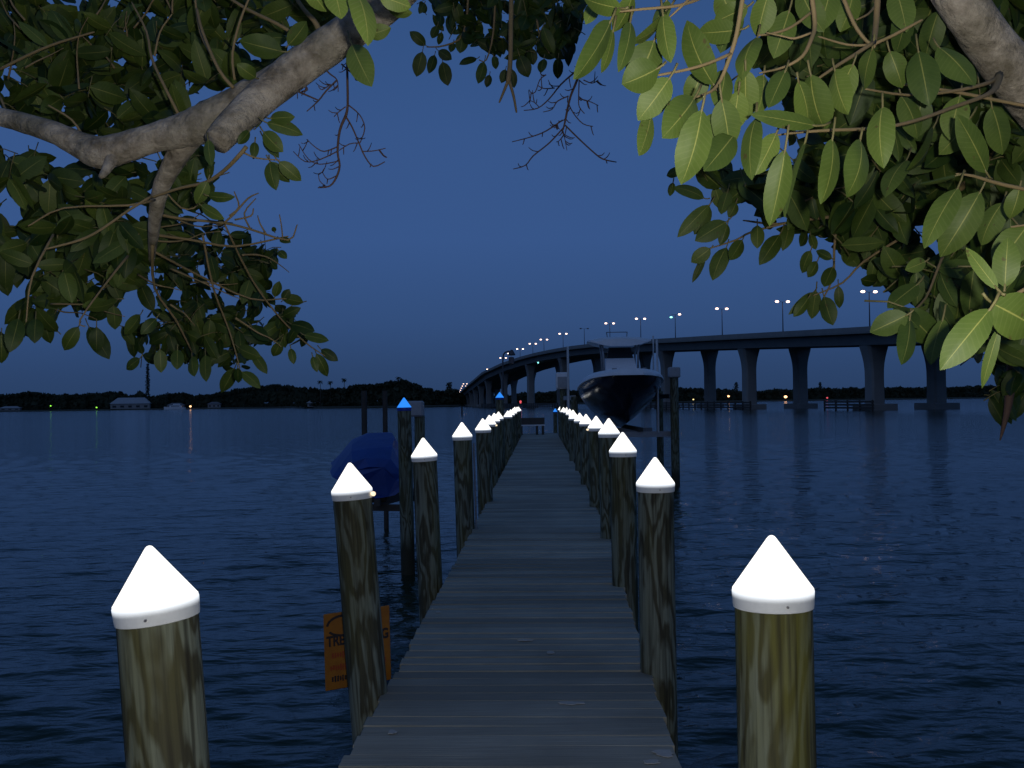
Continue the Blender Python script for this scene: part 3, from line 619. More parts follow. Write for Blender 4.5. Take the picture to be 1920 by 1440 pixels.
def on_bridge(u, off):
    lo, hi = -1.5, 12.9
    for _ in range(50):
        md = (lo + hi) / 2; p = bpos(md, off, 0)
        if p.x / p.y * F > u: lo = md
        else: hi = md
    return lo
def make_lamp():
    root = empty('street_lamp', (0, 0, 0))
    MB().tube([(0, 0, 0), (0, 0, 4), (0, 0, 9.0)], [.17, .13, .09], 8).build('pole', M['pole_metal'], root, True)
    MB().tube([(-1.35, 0, 9.12), (0, 0, 9.0), (1.35, 0, 9.12)], .05, 6).build('arm', M['pole_metal'], root, True)
    for s_ in (-1, 1): MB().ball((s_ * 1.5, 0, 9.1), (.50, .36, .27), 12, 8).build('lamp_head', M['lamp_glow'], root, True)
    return root
proto = make_lamp(); first = True
def copy_tree(o, parent=None):
    c = o.copy(); COL.objects.link(c)
    if parent is not None: c.parent = parent
    for ch in list(o.children): copy_tree(ch, c)
    return c
lampU = [673, 510, 396, 308, 243, 185, 137, 97, 61, 40, 16, -1, -16, -42]
NM = ['rightmost', 'second', 'third', 'fourth', 'fifth', 'sixth', 'seventh', 'eighth', 'ninth', 'tenth', 'eleventh', 'twelfth', 'thirteenth', 'fourteenth', 'fifteenth', 'sixteenth', 'seventeenth', 'eighteenth', 'nineteenth', 'twentieth']
lampT = [on_bridge(u, 7.1) for u in lampU] + [12.5, 13.5, 14.6, 15.8, 17.1, 18.5]
for i, t in enumerate(lampT):
    o = proto if first else copy_tree(proto); first = False
    p = bpos(t, 7.1 if i < 14 else 0.5, lerp_tab(ZB, t) - 1.02); o.location = p; d = btan(t); o.rotation_euler.z = math.atan2(d.y, d.x) - math.pi / 2
    lab = 'twin-headed lit lamp on the bridge, %s counted from the right' % NM[i]
    heads = [c for c in o.children if c.name.startswith('lamp_head')]
    if i == 3:
        lab = 'bridge lamp with one greenish head and one warm head'
        h = heads[0]; h.data = h.data.copy(); h.data.materials[0] = M['lamp_green']; h.scale = (.9, .9, .9)
    if i == 6:
        lab = 'unlit lamp pole on the bridge above the left side of the raised boat'
        for h in heads: h.data = h.data.copy(); h.data.materials[0] = M['lamp_off']
    if i >= 14: lab = 'tiny far lamp where the bridge meets the shore, %s of its row' % ['nearest', 'second', 'third', 'fourth', 'fifth', 'last'][i - 14]
    tag(o, lab, 'street lamp', 'twin-headed lamps along the bridge')
def nav(px, py, Z, m, label, r):
    q = P(px, py, Z); o = MB().ball((0, 0, 0), r, 10, 6).lathe([(r * .7, -r * 1.5), (r * .7, -r * .85)], 8).build('navigation_light', m, None, True); o.location = q; tag(o, label, 'light', 'navigation lights on the bridge')
nav(1009, 679, 440, M['cyan_light'], 'tiny cyan navigation light on the side of the bridge deck', .35)
nav(976, 753, 430, M['red_light'], 'tiny dim red light low among the bridge piers', .5)

# ------------------------------------------------------------------ far shore
SH = [(-400, 1080), (540, 1060), (580, 760), (800, 700), (860, 730), (890, 900), (1000, 1000), (2600, 1050)]
def shore_xy(px, dz=0): Z = lerp_tab(SH, px) + dz; return Vector(((px - 960) / F * Z, Z, 0))
mb = MB(); pxs = list(range(-400, 2601, 30)); a = []
for px in pxs:
    p = shore_xy(px); q = Vector((p.x * 1.9, p.y * 1.9, 0)); m_ = Vector((p.x * 1.012, p.y * 1.012, 0))
    a.append([p + Vector((0, 0, -1)), p + Vector((0, 0, .5)), m_ + Vector((0, 0, 1.3)), q + Vector((0, 0, 3)), q + Vector((0, 0, -1))])
tag(mb.loft(a).build('land', M['land']), kind='structure')

TL = [(-400, 735), (0, 739), (30, 737), (62, 732), (90, 738), (140, 738), (200, 734), (225, 733), (245, 741), (262, 732), (280, 742), (305, 737), (345, 735), (355, 741), (400, 736), (440, 729), (470, 724), (520, 720), (545, 722), (575, 726), (605, 730), (640, 727), (670, 721), (700, 718), (735, 714), (752, 712), (775, 716), (800, 726), (815, 733), (832, 730), (845, 727), (862, 735), (880, 745), (1000, 735), (1240, 726), (1300, 727), (1345, 728), (1430, 733), (1450, 728), (1485, 731), (1530, 727), (1600, 726), (1690, 725), (1800, 724), (1870, 721), (2600, 722)]
def blobs(cs, per, quad, name, m, parent=None, core=0):
    """cs: list of (centre, radii); each clump is a cloud of leaf-sized faces"""
    C_ = np.repeat(np.array([list(c) for c, r_ in cs]), per, 0); Rr = np.repeat(np.array([list(r_) for c, r_ in cs]), per, 0); n = len(C_)
    d = rng.normal(size=(n, 3)); d /= np.linalg.norm(d, axis=1)[:, None]; rad = rng.random(n) ** .4
    c = C_ + d * Rr * rad[:, None]; u = rng.normal(size=(n, 3)); u /= np.linalg.norm(u, axis=1)[:, None]; v = np.cross(u, rng.normal(size=(n, 3))); v /= np.linalg.norm(v, axis=1)[:, None]
    s_ = (quad * (.6 + .8 * rng.random(n)))[:, None]
    if core:
        m2 = np.repeat(np.array([list(c_) for c_, r_ in cs]), core, 0); r2 = np.repeat(np.array([list(r_) for c_, r_ in cs]), core, 0); k = len(m2)
        c = np.concatenate([c, m2 + rng.normal(size=(k, 3)) * r2 * .25]); q1 = rng.normal(size=(k, 3)); q1[:, 1] *= .3; q1 /= np.linalg.norm(q1, axis=1)[:, None]
        q2 = np.cross(q1, np.array([0, 1., 0]) + rng.normal(size=(k, 3)) * .2); q2 /= np.linalg.norm(q2, axis=1)[:, None]; u = np.concatenate([u, q1]); v = np.concatenate([v, q2]); s_ = np.concatenate([s_, (r2[:, 0:1] + r2[:, 2:3]) * .32])
    V = np.stack([c - u * s_ * 1.2, c - v * s_ * .7, c + u * s_ * 1.2, c + v * s_ * .7], 1).reshape(-1, 3)
    return np_mesh(name, V, np.arange(len(V)).reshape(-1, 4), m, parent, smooth=False)
cs = []
px = -400.0
while px < 2500:
    Zs = lerp_tab(SH, px); step = 7 if -20 < px < 1930 else 22
    for row in range(2):
        Z = Zs * (1.02 + .05 * row) + random.uniform(0, 8); yt = lerp_tab(TL, px)
        H = max(3, (hor(px) - yt) * Z / F + 2.6 + random.uniform(-1.6, .6)) - row * .4
        x = (px - 960) / F * Z; rr = step / F * Z * .8
        if not (205 < px < 300 and row == 0): 
            cs.append(((x, Z, H - rr * .9), (rr * 1.15, rr, rr * .9)))
        if H > 2.4 * rr: cs.append(((x + random.uniform(-1, 1), Z, H * .5), (rr * 1.3, rr, H * .42)))
        cs.append(((x, Z - 1, 1.6 + random.uniform(0, 2)), (rr * 1.4, rr, 2.0)))
    px += step * random.uniform(.8, 1.2)
tag(blobs(cs, 60, 1.0, 'treeline', M['far_leaf'], core=10), kind='stuff')

def conifer(px, ytop, ybase, Z, wpx, label):
    x = (px - 960) / F * Z; zt = 2.6 + (hor(px) - ytop) * Z / F; root = empty('norfolk_pine', (x, Z, 1), label, 'tree', 'tall trees above the far treeline')
    MB().tube([(0, 0, 0), (.3, 0, zt * .6), (.1, 0, zt - 1)], [.45, .3, .06], 8).build('trunk', M['far_trunk'], root, True)
    zb = 2.6 + (hor(px) - ybase) * Z / F; wr = wpx / 2 / F * Z; c2 = []
    for z in np.arange(zb - 3, zt - .6, .9):
        k = 1 - (z - zb) / (zt - zb); r_ = wr * (.45 + .6 * min(1, k + .2)) * random.uniform(.75, 1.15)
        c2.append(((random.uniform(-.3, .3), 0, z - 1), (r_, r_, .55)))
    blobs(c2, 26, .55, 'crown', M['far_leaf'], root)
conifer(277, 680, 735, 1085, 9, 'tall columnar pine standing far above the left shore rooftops')
conifer(1380, 716, 728, 1070, 9, 'small pointed pine between the two bridge piers above the far shore')
conifer(1538, 716, 728, 1070, 8, 'pointed pine on the far shore left of the largest bridge pier')
conifer(842, 716, 735, 760, 16, 'conical dark tree at the point of land left of the bridge end')
def palm(px, ytop, Z, label):
    x = (px - 960) / F * Z; zt = 2.6 + (hor(px) - ytop) * Z / F; root = empty('palm_tree', (x, Z, 1), label, 'tree', 'palms above the far treeline')
    MB().tube([(0, 0, 0), (.3, 0, zt * .5), (.1, 0, zt - 2.2)], [.35, .26, .2], 8).build('trunk', M['far_trunk'], root, True)
    mb = MB()
    for k in range(16):
        a = k * 2.4; e = random.uniform(-.5, .9); pts = []
        for s_ in np.linspace(0, 1, 6): pts.append(Vector((math.cos(a) * 2.3 * s_, math.sin(a) * 2.3 * s_, zt - 2.2 + 2.0 * e * s_ - 1.9 * s_ * s_ + .6)))
        n = Vector((-math.sin(a), math.cos(a), 0)); vs = []
        for i, p in enumerate(pts): w_ = .42 * math.sin(math.pi * (.12 + .86 * i / 5)); vs += [p + n * w_ - Vector((0, 0, .15)), p + Vector((0, 0, .1)), p - n * w_ - Vector((0, 0, .15))]
        mb.add(vs, [(i * 3 + j, i * 3 + j + 1, i * 3 + j + 4, i * 3 + j + 3) for i in range(5) for j in range(2)])
    mb.build('crown', M['far_leaf'], root)
palm(600, 713, 765, 'left palm of the pair above the dark far treeline'); palm(619, 714, 765, 'right palm of the pair above the dark far treeline'); palm(645, 709, 760, 'taller bushy palm right of the palm pair on the far shore'); palm(747, 706, 730, 'palm topping the highest part of the far treeline')
def house(px, Z, wm, dm, hw, hr, rm, label, cat='house', wins=3):
    x = (px - 960) / F * Z; root = empty('shore_house', (x, Z, 1.2), label, cat, 'houses on the far shore', rz=-x / Z * .5)
    MB().box((0, 0, hw / 2), (wm, dm, hw)).build('wall', M['house_wall'], root)
    o_ = .8; MB().loft([[Vector((-wm / 2 - o_, -dm / 2 - o_, hw + .01)), Vector((wm / 2 + o_, -dm / 2 - o_, hw + .01)), Vector((wm / 2 + o_, dm / 2 + o_, hw + .01)), Vector((-wm / 2 - o_, dm / 2 + o_, hw + .01))], [Vector((-wm / 2 + dm * .4, -.2, hw + hr)), Vector((wm / 2 - dm * .4, -.2, hw + hr)), Vector((wm / 2 - dm * .4, .2, hw + hr)), Vector((-wm / 2 + dm * .4, .2, hw + hr))]]).build('roof', rm, root)
    for k in range(wins): MB().box((-wm / 2 + wm * (k + .5) / wins, -dm / 2 - .03, hw * .45), (wm / wins * .45, .1, hw * .4)).build('window', M['win_dark'], root)
house(246, 1082, 40, 16, 5.5, 6.5, M['roof_pale'], 'wide pale-roofed house under the tall pine on the left far shore', wins=5)
house(330, 1078, 17, 10, 3.2, 2.4, M['roof_grey'], 'lower grey house behind the white moored boat on the far shore')
house(20, 1085, 20, 10, 2.5, 2.0, M['roof_pale'], 'low pale-roofed house at the left edge of the far shore')
house(588, 775, 9, 7, 3.0, 2.6, M['roof_pale'], 'small pale-roofed house below the palm pair on the far shore', wins=2)
house(402, 1080, 13, 9, 4, 2.2, M['roof_grey'], 'small grey-roofed house right of the orange shore light')
house(1302, 1040, 20, 12, 5, 4, M['roof_pale'], 'pale hipped-roof house just right of the boat lift motor box')
house(1462, 1045, 14, 10, 3, 2.5, M['roof_grey'], 'grey-roofed house between two bridge piers on the far shore')
def yacht(px, Z):
    x = (px - 960) / F * Z; root = empty('moored_yacht', (x, Z, 0), 'white moored motor yacht on the left far shore', 'boat')
    secs = [[Vector((X, -h, 0)), Vector((X, -h * 1.15, 2.0 + s)), Vector((X, h * 1.15, 2.0 + s)), Vector((X, h, 0))] for X, h, s in ((-11, .3, .9), (-8, 1.7, .6), (-2, 2.3, .2), (8, 2.3, 0), (11, 2.1, 0))]
    MB().loft(secs).build('hull', M['gel'], root); MB().box((1, 0, 3.1), (12, 3.2, 2.0), bev=.3).build('cabin', M['gel'], root); MB().box((2, 0, 5.0), (7, 2.6, 1.3), bev=.3).build('flybridge', M['gel'], root)
    MB().box((1, -1.61, 3.3), (9, .06, .7)).build('window', M['win_dark'], root)
yacht(327, 1040)
def shore_light(px, py, m, label, r, Z=None):
    Z = Z or lerp_tab(SH, px) - 6; q = P(px, py, Z); root = empty('shore_light', (q.x, q.y, 0), label, 'light', 'lights on the far shore')
    MB().tube([(0, 0, -.5), (0, 0, q.z - r)], .12, 6).build('pole', M['far_trunk'], root); MB().ball((0, 0, q.z), (r * 1.3, r, r), 10, 6).build('bulb', m, root, True)
shore_light(95, 761, M['green_light'], 'green dock light at the left end of the far shore', .6)
shore_light(181, 764, M['green_light'], 'green dock light left of the wide pale-roofed house', .65)
shore_light(357, 762, M['warm_light'], 'orange light right of the white moored yacht', .9)
shore_light(1366, 743, M['warm_light'], 'warm light between the first two bridge piers right of the lift', .9)
shore_light(1473, 744, M['warm_light'], 'brightest warm shore light left of the middle bridge pier', 1.3)
shore_light(1495, 745, M['green_light'], 'small greenish light beside the middle bridge pier', .7)
shore_light(1300, 749, M['yellow_light'], 'dim yellow light below the pale hipped-roof house', .6)
shore_light(1551, 746, M['red_light'], 'dim red light right of the middle bridge pier', .8)

# ------------------------------------------------------------------ the fig tree arching over the dock
tree = empty('fig_tree', (2.9, .9, .9), 'broad-leaved fig tree whose limbs and hanging leaves frame the dock from above', 'tree')
OFF = Vector((2.9, .9, .9))
def smooth(pts, rad, sub=4):
    out = []; ro = []; n = len(pts)
    for i in range(n - 1):
        p0, p1, p2, p3 = pts[max(i - 1, 0)], pts[i], pts[i + 1], pts[min(i + 2, n - 1)]
        for k in range(sub):
            t = k / sub; out.append(.5 * ((2 * p1) + (p2 - p0) * t + (2 * p0 - 5 * p1 + 4 * p2 - p3) * t * t + (3 * p1 - p0 - 3 * p2 + p3) * t ** 3)); ro.append(rad[i] + (rad[i + 1] - rad[i]) * t)
    out.append(pts[-1]); ro.append(rad[-1]); return out, ro
def branch(mb, pl, n=10, sub=4, jag=.03, wob=0):
    """pl: (px, py, depth, radius px)"""
    pts = [P(a, b, d) - OFF + (Vector((random.gauss(0, wob), random.gauss(0, wob), random.gauss(0, wob))) if wob else Vector((0, 0, 0))) for a, b, d, r_ in pl]; rad = [r_ * d / F for a, b, d, r_ in pl]
    p, r_ = smooth(pts, rad, sub); mb.tube(p, r_, n, True, jag); return p
# trunk on the bank, then the two limbs
mb = MB(); p, r_ = smooth([Vector((0, 0, -.3)), Vector((-.02, .03, .4)), Vector((-.1, .2, 1.2)), Vector((-.3, .6, 1.75)), P(2080, 330, 2.35) - OFF], [.42, .27, .2, .14, .078], 6); mb.tube(p, r_, 20, True, .03); mb.build('trunk', M['bark'], tree, True)
mb = MB(); branch(mb, [(2080, 330, 2.35, 62), (1990, 238, 2.3, 52), (1915, 153, 2.2, 46), (1852, 75, 2.15, 43), (1798, -5, 2.1, 41), (1700, -150, 2.15, 42), (1540, -280, 2.2, 44), (1300, -330, 2.4, 46), (1000, -260, 2.6, 44), (800, -80, 2.7, 40)], 18); mb.build('limb', M['bark'], tree, True)
mb = MB(); branch(mb, [(840, -115, 2.7, 38), (735, -5, 2.75, 35), (650, 62, 2.8, 35), (560, 126, 2.82, 35), (490, 184, 2.78, 32), (440, 230, 2.72, 29), (405, 268, 2.68, 25)], 18, 5); mb.build('limb', M['bark'], tree, True)
mb = MB(); branch(mb, [(560, 122, 2.86, 26), (470, 182, 2.9, 33), (395, 226, 2.92, 38), (340, 246, 2.94, 31), (290, 258, 2.95, 27), (235, 276, 2.96, 28), (188, 286, 2.97, 31), (150, 272, 2.99, 25), (105, 250, 3.0, 21), (50, 232, 3.05, 19), (-20, 215, 3.1, 17), (-160, 190, 3.2, 13)], 18, 5); mb.build('limb', M['bark'], tree, True)
mb = MB(); branch(mb, [(385, 222, 2.95, 25), (350, 265, 2.98, 23), (325, 305, 3.02, 19), (303, 350, 3.08, 16), (292, 400, 3.15, 13), (287, 450, 3.3, 9), (284, 490, 3.5, 5)], 14, 5); branch(mb, [(215, 290, 2.95, 14), (197, 322, 2.9, 8), (188, 332, 2.88, 4)], 10); mb.build('side_limb', M['bark'], tree, True)

TW = [[(1395, -20, 1.5, 6), (1382, 60, 1.5, 5.5), (1368, 108, 1.5, 5), (1350, 152, 1.5, 4.5), (1332, 172, 1.48, 3.5), (1302, 183, 1.46, 2)], [(1372, 100, 1.5, 4), (1330, 118, 1.48, 3.6), (1290, 130, 1.47, 3.5), (1240, 140, 1.46, 3)],
      [(1330, -10, 1.55, 4), (1275, 10, 1.5, 3.5), (1205, 17, 1.48, 3.2), (1160, 22, 1.47, 2.4)], [(1300, -10, 1.52, 3.2), (1280, 10, 1.5, 3), (1258, 30, 1.5, 2)],
      [(1520, -20, 1.65, 6), (1528, 45, 1.65, 5.5), (1520, 76, 1.62, 5), (1504, 106, 1.6, 4), (1470, 126, 1.6, 3), (1428, 136, 1.58, 2)], [(1525, 20, 1.68, 3.5), (1485, 50, 1.66, 3.2), (1452, 62, 1.65, 3), (1425, 66, 1.64, 2.4)], [(1520, 62, 1.6, 3), (1490, 72, 1.6, 2.8), (1468, 68, 1.6, 2), (1440, 62, 1.6, 1.8)],
      [(1575, -20, 1.8, 5), (1600, 42, 1.8, 4.5), (1622, 74, 1.8, 4), (1636, 84, 1.8, 3.5)], [(1646, -20, 1.9, 8), (1643, 40, 1.88, 7), (1638, 84, 1.82, 6)], [(1640, 78, 1.8, 5), (1600, 104, 1.76, 4.4), (1568, 124, 1.73, 4), (1536, 146, 1.7, 3)], [(1640, 82, 1.85, 4), (1675, 66, 1.85, 4), (1724, 40, 1.85, 3)], [(1636, 84, 1.8, 3), (1590, 84, 1.8, 2.8), (1540, 70, 1.82, 2)], [(1642, 10, 1.9, 3), (1628, 26, 1.86, 2.6), (1608, 36, 1.84, 2)],
      [(1872, 145, 2.1, 6), (1845, 158, 2.0, 4.5), (1780, 172, 1.95, 3.8), (1700, 178, 1.9, 3), (1630, 168, 1.85, 2.4)], [(1874, 140, 2.1, 9), (1866, 165, 2.0, 7), (1845, 180, 1.92, 5), (1790, 200, 1.85, 4.6), (1720, 225, 1.75, 4.2), (1650, 240, 1.68, 4), (1560, 244, 1.62, 3.8), (1500, 248, 1.6, 3.2), (1460, 253, 1.58, 2)],
      [(1960, 205, 2.0, 4.5), (1880, 190, 2.0, 4.2), (1790, 172, 1.98, 4), (1690, 158, 1.95, 3)], [(1960, 362, 1.8, 5), (1880, 346, 1.78, 4.5), (1825, 330, 1.76, 3.5), (1796, 326, 1.75, 2)], [(1940, 420, 1.7, 3), (1900, 425, 1.7, 2.4)], [(1960, 520, 1.3, 6), (1890, 560, 1.27, 4), (1862, 570, 1.25, 3)],
      [(1900, 160, 2.5, 9), (1850, 300, 2.7, 8), (1760, 380, 2.9, 7), (1640, 402, 3.0, 6), (1540, 408, 3.1, 4), (1460, 420, 3.2, 3.2), (1400, 414, 3.2, 2)], [(1500, 412, 3.15, 3), (1412, 434, 3.2, 2.6), (1380, 450, 3.2, 2.2), (1330, 466, 3.2, 1.6)], [(1570, 405, 3.1, 3.4), (1564, 470, 3.1, 3), (1562, 520, 3.1, 2.4), (1540, 566, 3.1, 1.6)], [(1700, 440, 2.9, 3.4), (1620, 490, 3.0, 2.6), (1580, 530, 3.05, 2.2), (1530, 552, 3.1, 1.6)], [(1640, 402, 3.0, 3), (1590, 350, 2.9, 2.4), (1500, 380, 2.9, 2.2), (1480, 370, 2.9, 1.6)],
      [(1900, 300, 3.6, 9), (1896, 480, 3.6, 8), (1898, 640, 3.6, 12), (1893, 740, 3.6, 10), (1884, 790, 3.6, 6), (1876, 822, 3.6, 2)], [(1800, 400, 2.4, 4), (1760, 500, 2.3, 3), (1735, 560, 2.2, 2.6), (1700, 592, 2.1, 1.6)],
      # left side
      [(462, 275, 2.6, 5), (448, 292, 2.6, 5), (420, 320, 2.65, 4.5), (385, 342, 2.7, 4), (340, 352, 2.75, 3.4), (290, 368, 2.8, 3)], [(455, 285, 2.6, 2.4), (480, 296, 2.6, 2), (520, 300, 2.6, 1.5)], [(284, 368, 2.9, 3.4), (240, 395, 2.85, 3), (190, 430, 2.8, 3), (150, 450, 2.75, 3), (90, 466, 2.7, 2)], [(290, 375, 3.0, 3), (240, 385, 2.9, 2.6), (120, 390, 2.9, 2), (60, 420, 2.9, 2)], [(290, 400, 3.2, 4), (340, 410, 3.2, 3.4), (420, 418, 3.25, 3), (470, 430, 3.3, 2.6), (540, 450, 3.3, 2.2), (556, 424, 3.3, 1.5)], [(288, 440, 3.3, 4), (360, 450, 3.4, 3), (440, 462, 3.4, 2.6), (530, 445, 3.4, 2)],
      [(420, 418, 3.2, 2.6), (440, 400, 3.2, 2.4), (465, 372, 3.2, 2.2), (485, 362, 3.2, 1.2)], [(430, 405, 3.2, 2.6), (448, 388, 3.2, 2.2), (440, 362, 3.2, 1.5)], [(470, 430, 3.3, 2.2), (458, 400, 3.3, 2), (480, 372, 3.3, 1.2)], [(440, 412, 3.2, 2.2), (470, 405, 3.2, 2), (475, 392, 3.2, 1.5)], [(500, 440, 3.3, 2), (488, 420, 3.3, 1.8), (483, 404, 3.3, 1.2)], [(530, 446, 3.3, 1.8), (528, 425, 3.3, 1.6), (524, 402, 3.3, 1.2)],
      [(300, 345, 3.1, 2.2), (340, 390, 3.1, 2), (370, 385, 3.1, 1.8), (358, 360, 3.1, 1.2)], [(420, 418, 3.4, 2.4), (470, 520, 3.6, 2.2), (520, 590, 3.7, 2), (570, 640, 3.8, 1.8), (610, 668, 3.8, 1.2)], [(380, 440, 3.5, 2.8), (400, 540, 3.6, 2.4), (430, 620, 3.7, 2), (450, 690, 3.7, 1.2)], [(286, 460, 3.3, 4), (290, 540, 3.5, 3), (330, 600, 3.6, 2.4), (360, 660, 3.7, 1.4)], [(240, 480, 3.2, 3), (200, 530, 3.1, 2.4), (150, 600, 3.0, 2), (160, 612, 3.0, 1.4)], [(100, 440, 2.9, 3), (60, 520, 2.8, 2.4), (50, 595, 2.8, 1.6)], [(286, 470, 3.4, 3), (380, 520, 3.6, 2.6), (470, 560, 3.7, 2), (530, 560, 3.7, 1.5)],
      [(335, 215, 2.95, 3.6), (310, 165, 2.95, 3.4), (285, 110, 3.0, 3.2), (275, 60, 3.05, 2.6), (250, 10, 3.1, 2)], [(290, 105, 3, 2.6), (300, 60, 3, 2), (320, 30, 3, 1.6)], [(160, 262, 3.0, 3), (135, 225, 3.0, 2.6), (95, 200, 3.0, 2)], [(0, 130, 3.3, 5), (60, 100, 3.3, 4.4), (110, 80, 3.3, 4), (170, 62, 3.3, 3)], [(438, 165, 2.8, 4.4), (410, 130, 2.8, 3.8), (380, 60, 2.85, 3.4), (370, 20, 2.9, 3)], [(440, 150, 2.8, 3), (436, 100, 2.8, 3), (450, 40, 2.8, 3), (470, -10, 2.8, 2.4)], [(566, 72, 2.8, 4.6), (520, 45, 2.8, 4.2), (465, 18, 2.85, 3.8), (420, -10, 2.9, 3)], [(600, 60, 2.85, 7), (590, 40, 2.85, 6), (570, 18, 2.85, 5), (545, -20, 2.9, 4)],
      [(0, 180, 3.2, 3), (14, 215, 3.15, 2.6), (20, 225, 3.1, 2)], [(365, -10, 3, 3), (375, 60, 3, 2.4), (400, 110, 2.9, 2.4)],
      # top centre
      [(960, -60, 4.2, 6), (958, 40, 4.2, 5.5), (957, 110, 4.2, 5.5), (953, 152, 4.2, 6)], [(953, 150, 4.2, 4), (946, 168, 4.2, 3.4), (937, 190, 4.2, 2.2)], [(955, 152, 4.2, 4), (963, 180, 4.2, 3.2), (968, 208, 4.2, 2.4)], [(880, -40, 4.6, 3), (870, 60, 4.6, 2.6), (835, 85, 4.6, 2), (800, 88, 4.6, 1.4)], [(930, -40, 4.6, 3), (925, 60, 4.6, 2.4), (912, 112, 4.6, 1.6), (898, 112, 4.6, 1.2)], [(1000, -40, 4.8, 3), (1010, 60, 4.8, 2.2), (1030, 100, 4.8, 1.4)]]
for pl in TW:
    pl = [(a, b_, d, r_ * (.6 if pl[0][:2] == (0, 130) else .82)) for a, b_, d, r_ in pl]
    if pl[-1][3] > 1.2: a, b_ = pl[-1], pl[-2]; pl.append((a[0] + (a[0] - b_[0]) * .12, a[1] + (a[1] - b_[1]) * .12, a[2], .5))
    mb = MB(); branch(mb, pl, 7, 3); mb.build('twig', M['dead_twig' if pl[0][:2] == (1900, 300) else 'twig'], tree, True)

for k_ in range(26):                               # thin side shoots threading through the left half of the crown
    x, y = (random.uniform(10, 330), random.uniform(20, 180)) if k_ % 2 else (random.uniform(60, 480), random.uniform(380, 600)); Z = random.uniform(3.3, 3.7); a = random.uniform(-.9, .5) if k_ % 2 == 0 else random.uniform(-2.6, -.5); L = random.uniform(60, 150); pl = []
    for q_ in range(5): pl.append((x, y, Z, 2.1 - .35 * q_)); x += math.cos(a) * L / 4; y += math.sin(a) * L / 4 * (1 if k_ % 2 else -1); a += random.uniform(-.35, .35); Z += random.uniform(-.04, .04)
    mb = MB(); branch(mb, pl, 6, 3); mb.build('twig', M['twig'], tree, True)
def spurs(pl, n):
    for _ in range(n):
        i = random.randrange(len(pl) - 1); t = random.random(); a, b = pl[i], pl[i + 1]; x, y, z = a[0] + (b[0] - a[0]) * t, a[1] + (b[1] - a[1]) * t, a[2]
        dx = (b[0] - a[0]); dy = (b[1] - a[1]); l = math.hypot(dx, dy) + 1e-6; s_ = random.choice((-1, 1)); L = random.uniform(7, 22)
        ux, uy = (dx * .6 - s_ * dy) / l, (dy * .6 + s_ * dx) / l; m_ = math.hypot(ux, uy)
        branch(dead, [(x, y, z, 1.1), (x + ux / m_ * L * .6, y + uy / m_ * L * .6 + 2, z + random.uniform(-.05, .05), .9), (x + ux / m_ * L, y + uy / m_ * L - 1, z + random.uniform(-.08, .08), .6)], 5, 2)
Zd = 3.0
D1 = [[(652, 90, 3.2), (651, 128, 2.4), (652, 196, 2.4), (648, 218, 3)], [(648, 218, 2.8), (637, 245, 2.5), (633, 285, 2.2), (637, 310, 2), (631, 332, 2.2), (618, 349, 1.6), (596, 352, 1)], [(633, 275, 1.3), (608, 284, 1.2), (590, 275, 1), (575, 261, .8)], [(634, 283, 1.2), (600, 299, 1.2), (572, 303, 1), (550, 284, .8)], [(634, 302, 1.1), (600, 308, 1), (578, 298, 1), (560, 270, .8)], [(630, 330, 1.2), (614, 336, 1), (604, 322, .8)], [(612, 350, 1), (600, 340, .9), (597, 327, .7)], [(648, 218, 2), (660, 238, 1.7), (673, 268, 1.6), (684, 293, 1.5), (700, 312, 1.3), (722, 303, .9)], [(678, 284, 1.1), (700, 283, 1), (723, 278, .8)], [(652, 196, 1.4), (674, 215, 1.2), (684, 240, 1.2), (675, 268, 1)], [(648, 200, 1.2), (635, 210, 1), (626, 219, .8)], [(673, 268, 1.1), (655, 270, 1), (636, 282, .9)], [(536, 160, 2.2), (560, 172, 2), (597, 188, 1.4)], [(632, 150, 1.8), (612, 170, 1.6), (596, 190, 1.4), (575, 209, .9)], [(620, 158, 1.2), (604, 168, 1), (597, 162, .8)], [(560, 140, 2.4), (570, 158, 2.2), (576, 168, 2), (565, 172, 1.4)], [(600, 120, 2), (618, 138, 1.6), (632, 150, 1.2), (634, 172, .8)], [(640, 120, 1.6), (660, 138, 1.2), (667, 150, .9)]]
D2 = [[(1095, 110, 3), (1082, 150, 2.6), (1070, 180, 2.4), (1064, 205, 2.4), (1058, 235, 2), (1054, 246, 1.6)], [(1056, 240, 1.5), (1030, 268, 1.4), (1000, 292, 1.3), (985, 310, 1.1), (962, 317, .8)], [(1055, 225, 1.4), (1025, 245, 1.3), (998, 256, 1.1), (960, 266, .8)], [(1060, 235, 1.5), (1080, 255, 1.5), (1110, 283, 1.4), (1130, 298, 1.4), (1156, 304, 1)], [(1064, 190, 1.2), (1075, 212, 1.1), (1093, 232, 1), (1112, 237, .8)], [(1086, 150, 1.3), (1085, 180, 1.2), (1086, 200, 1), (1096, 213, .8)], [(1086, 185, 1), (1105, 190, .9), (1122, 198, .7)], [(1078, 135, 1.8), (1052, 158, 1.6), (1030, 185, 1.3), (1008, 203, 1.1), (982, 207, .8)], [(1066, 180, 1.2), (1045, 190, 1.2), (1035, 205, 1), (1018, 210, .7)], [(1040, 165, 1.2), (1020, 166, 1), (1008, 160, .8)], [(1024, 140, 1.2), (1012, 150, 1), (1004, 172, 1), (994, 176, .7)], [(1048, 228, 1), (1040, 240, .9), (1032, 226, .7)], [(1054, 246, 1), (1056, 255, .9), (1046, 266, .7)], [(1056, 246, .9), (1060, 265, .8), (1063, 282, .6)], [(1094, 150, 1.2), (1110, 156, 1), (1122, 150, .8)], [(1010, 200, .9), (1002, 192, .8), (992, 188, .6)]]
dead = MB()
for pl in D1: pl = [(a, b, Zd, r_) for a, b, r_ in pl]; branch(dead, pl, 6, 3); spurs(pl, 3)
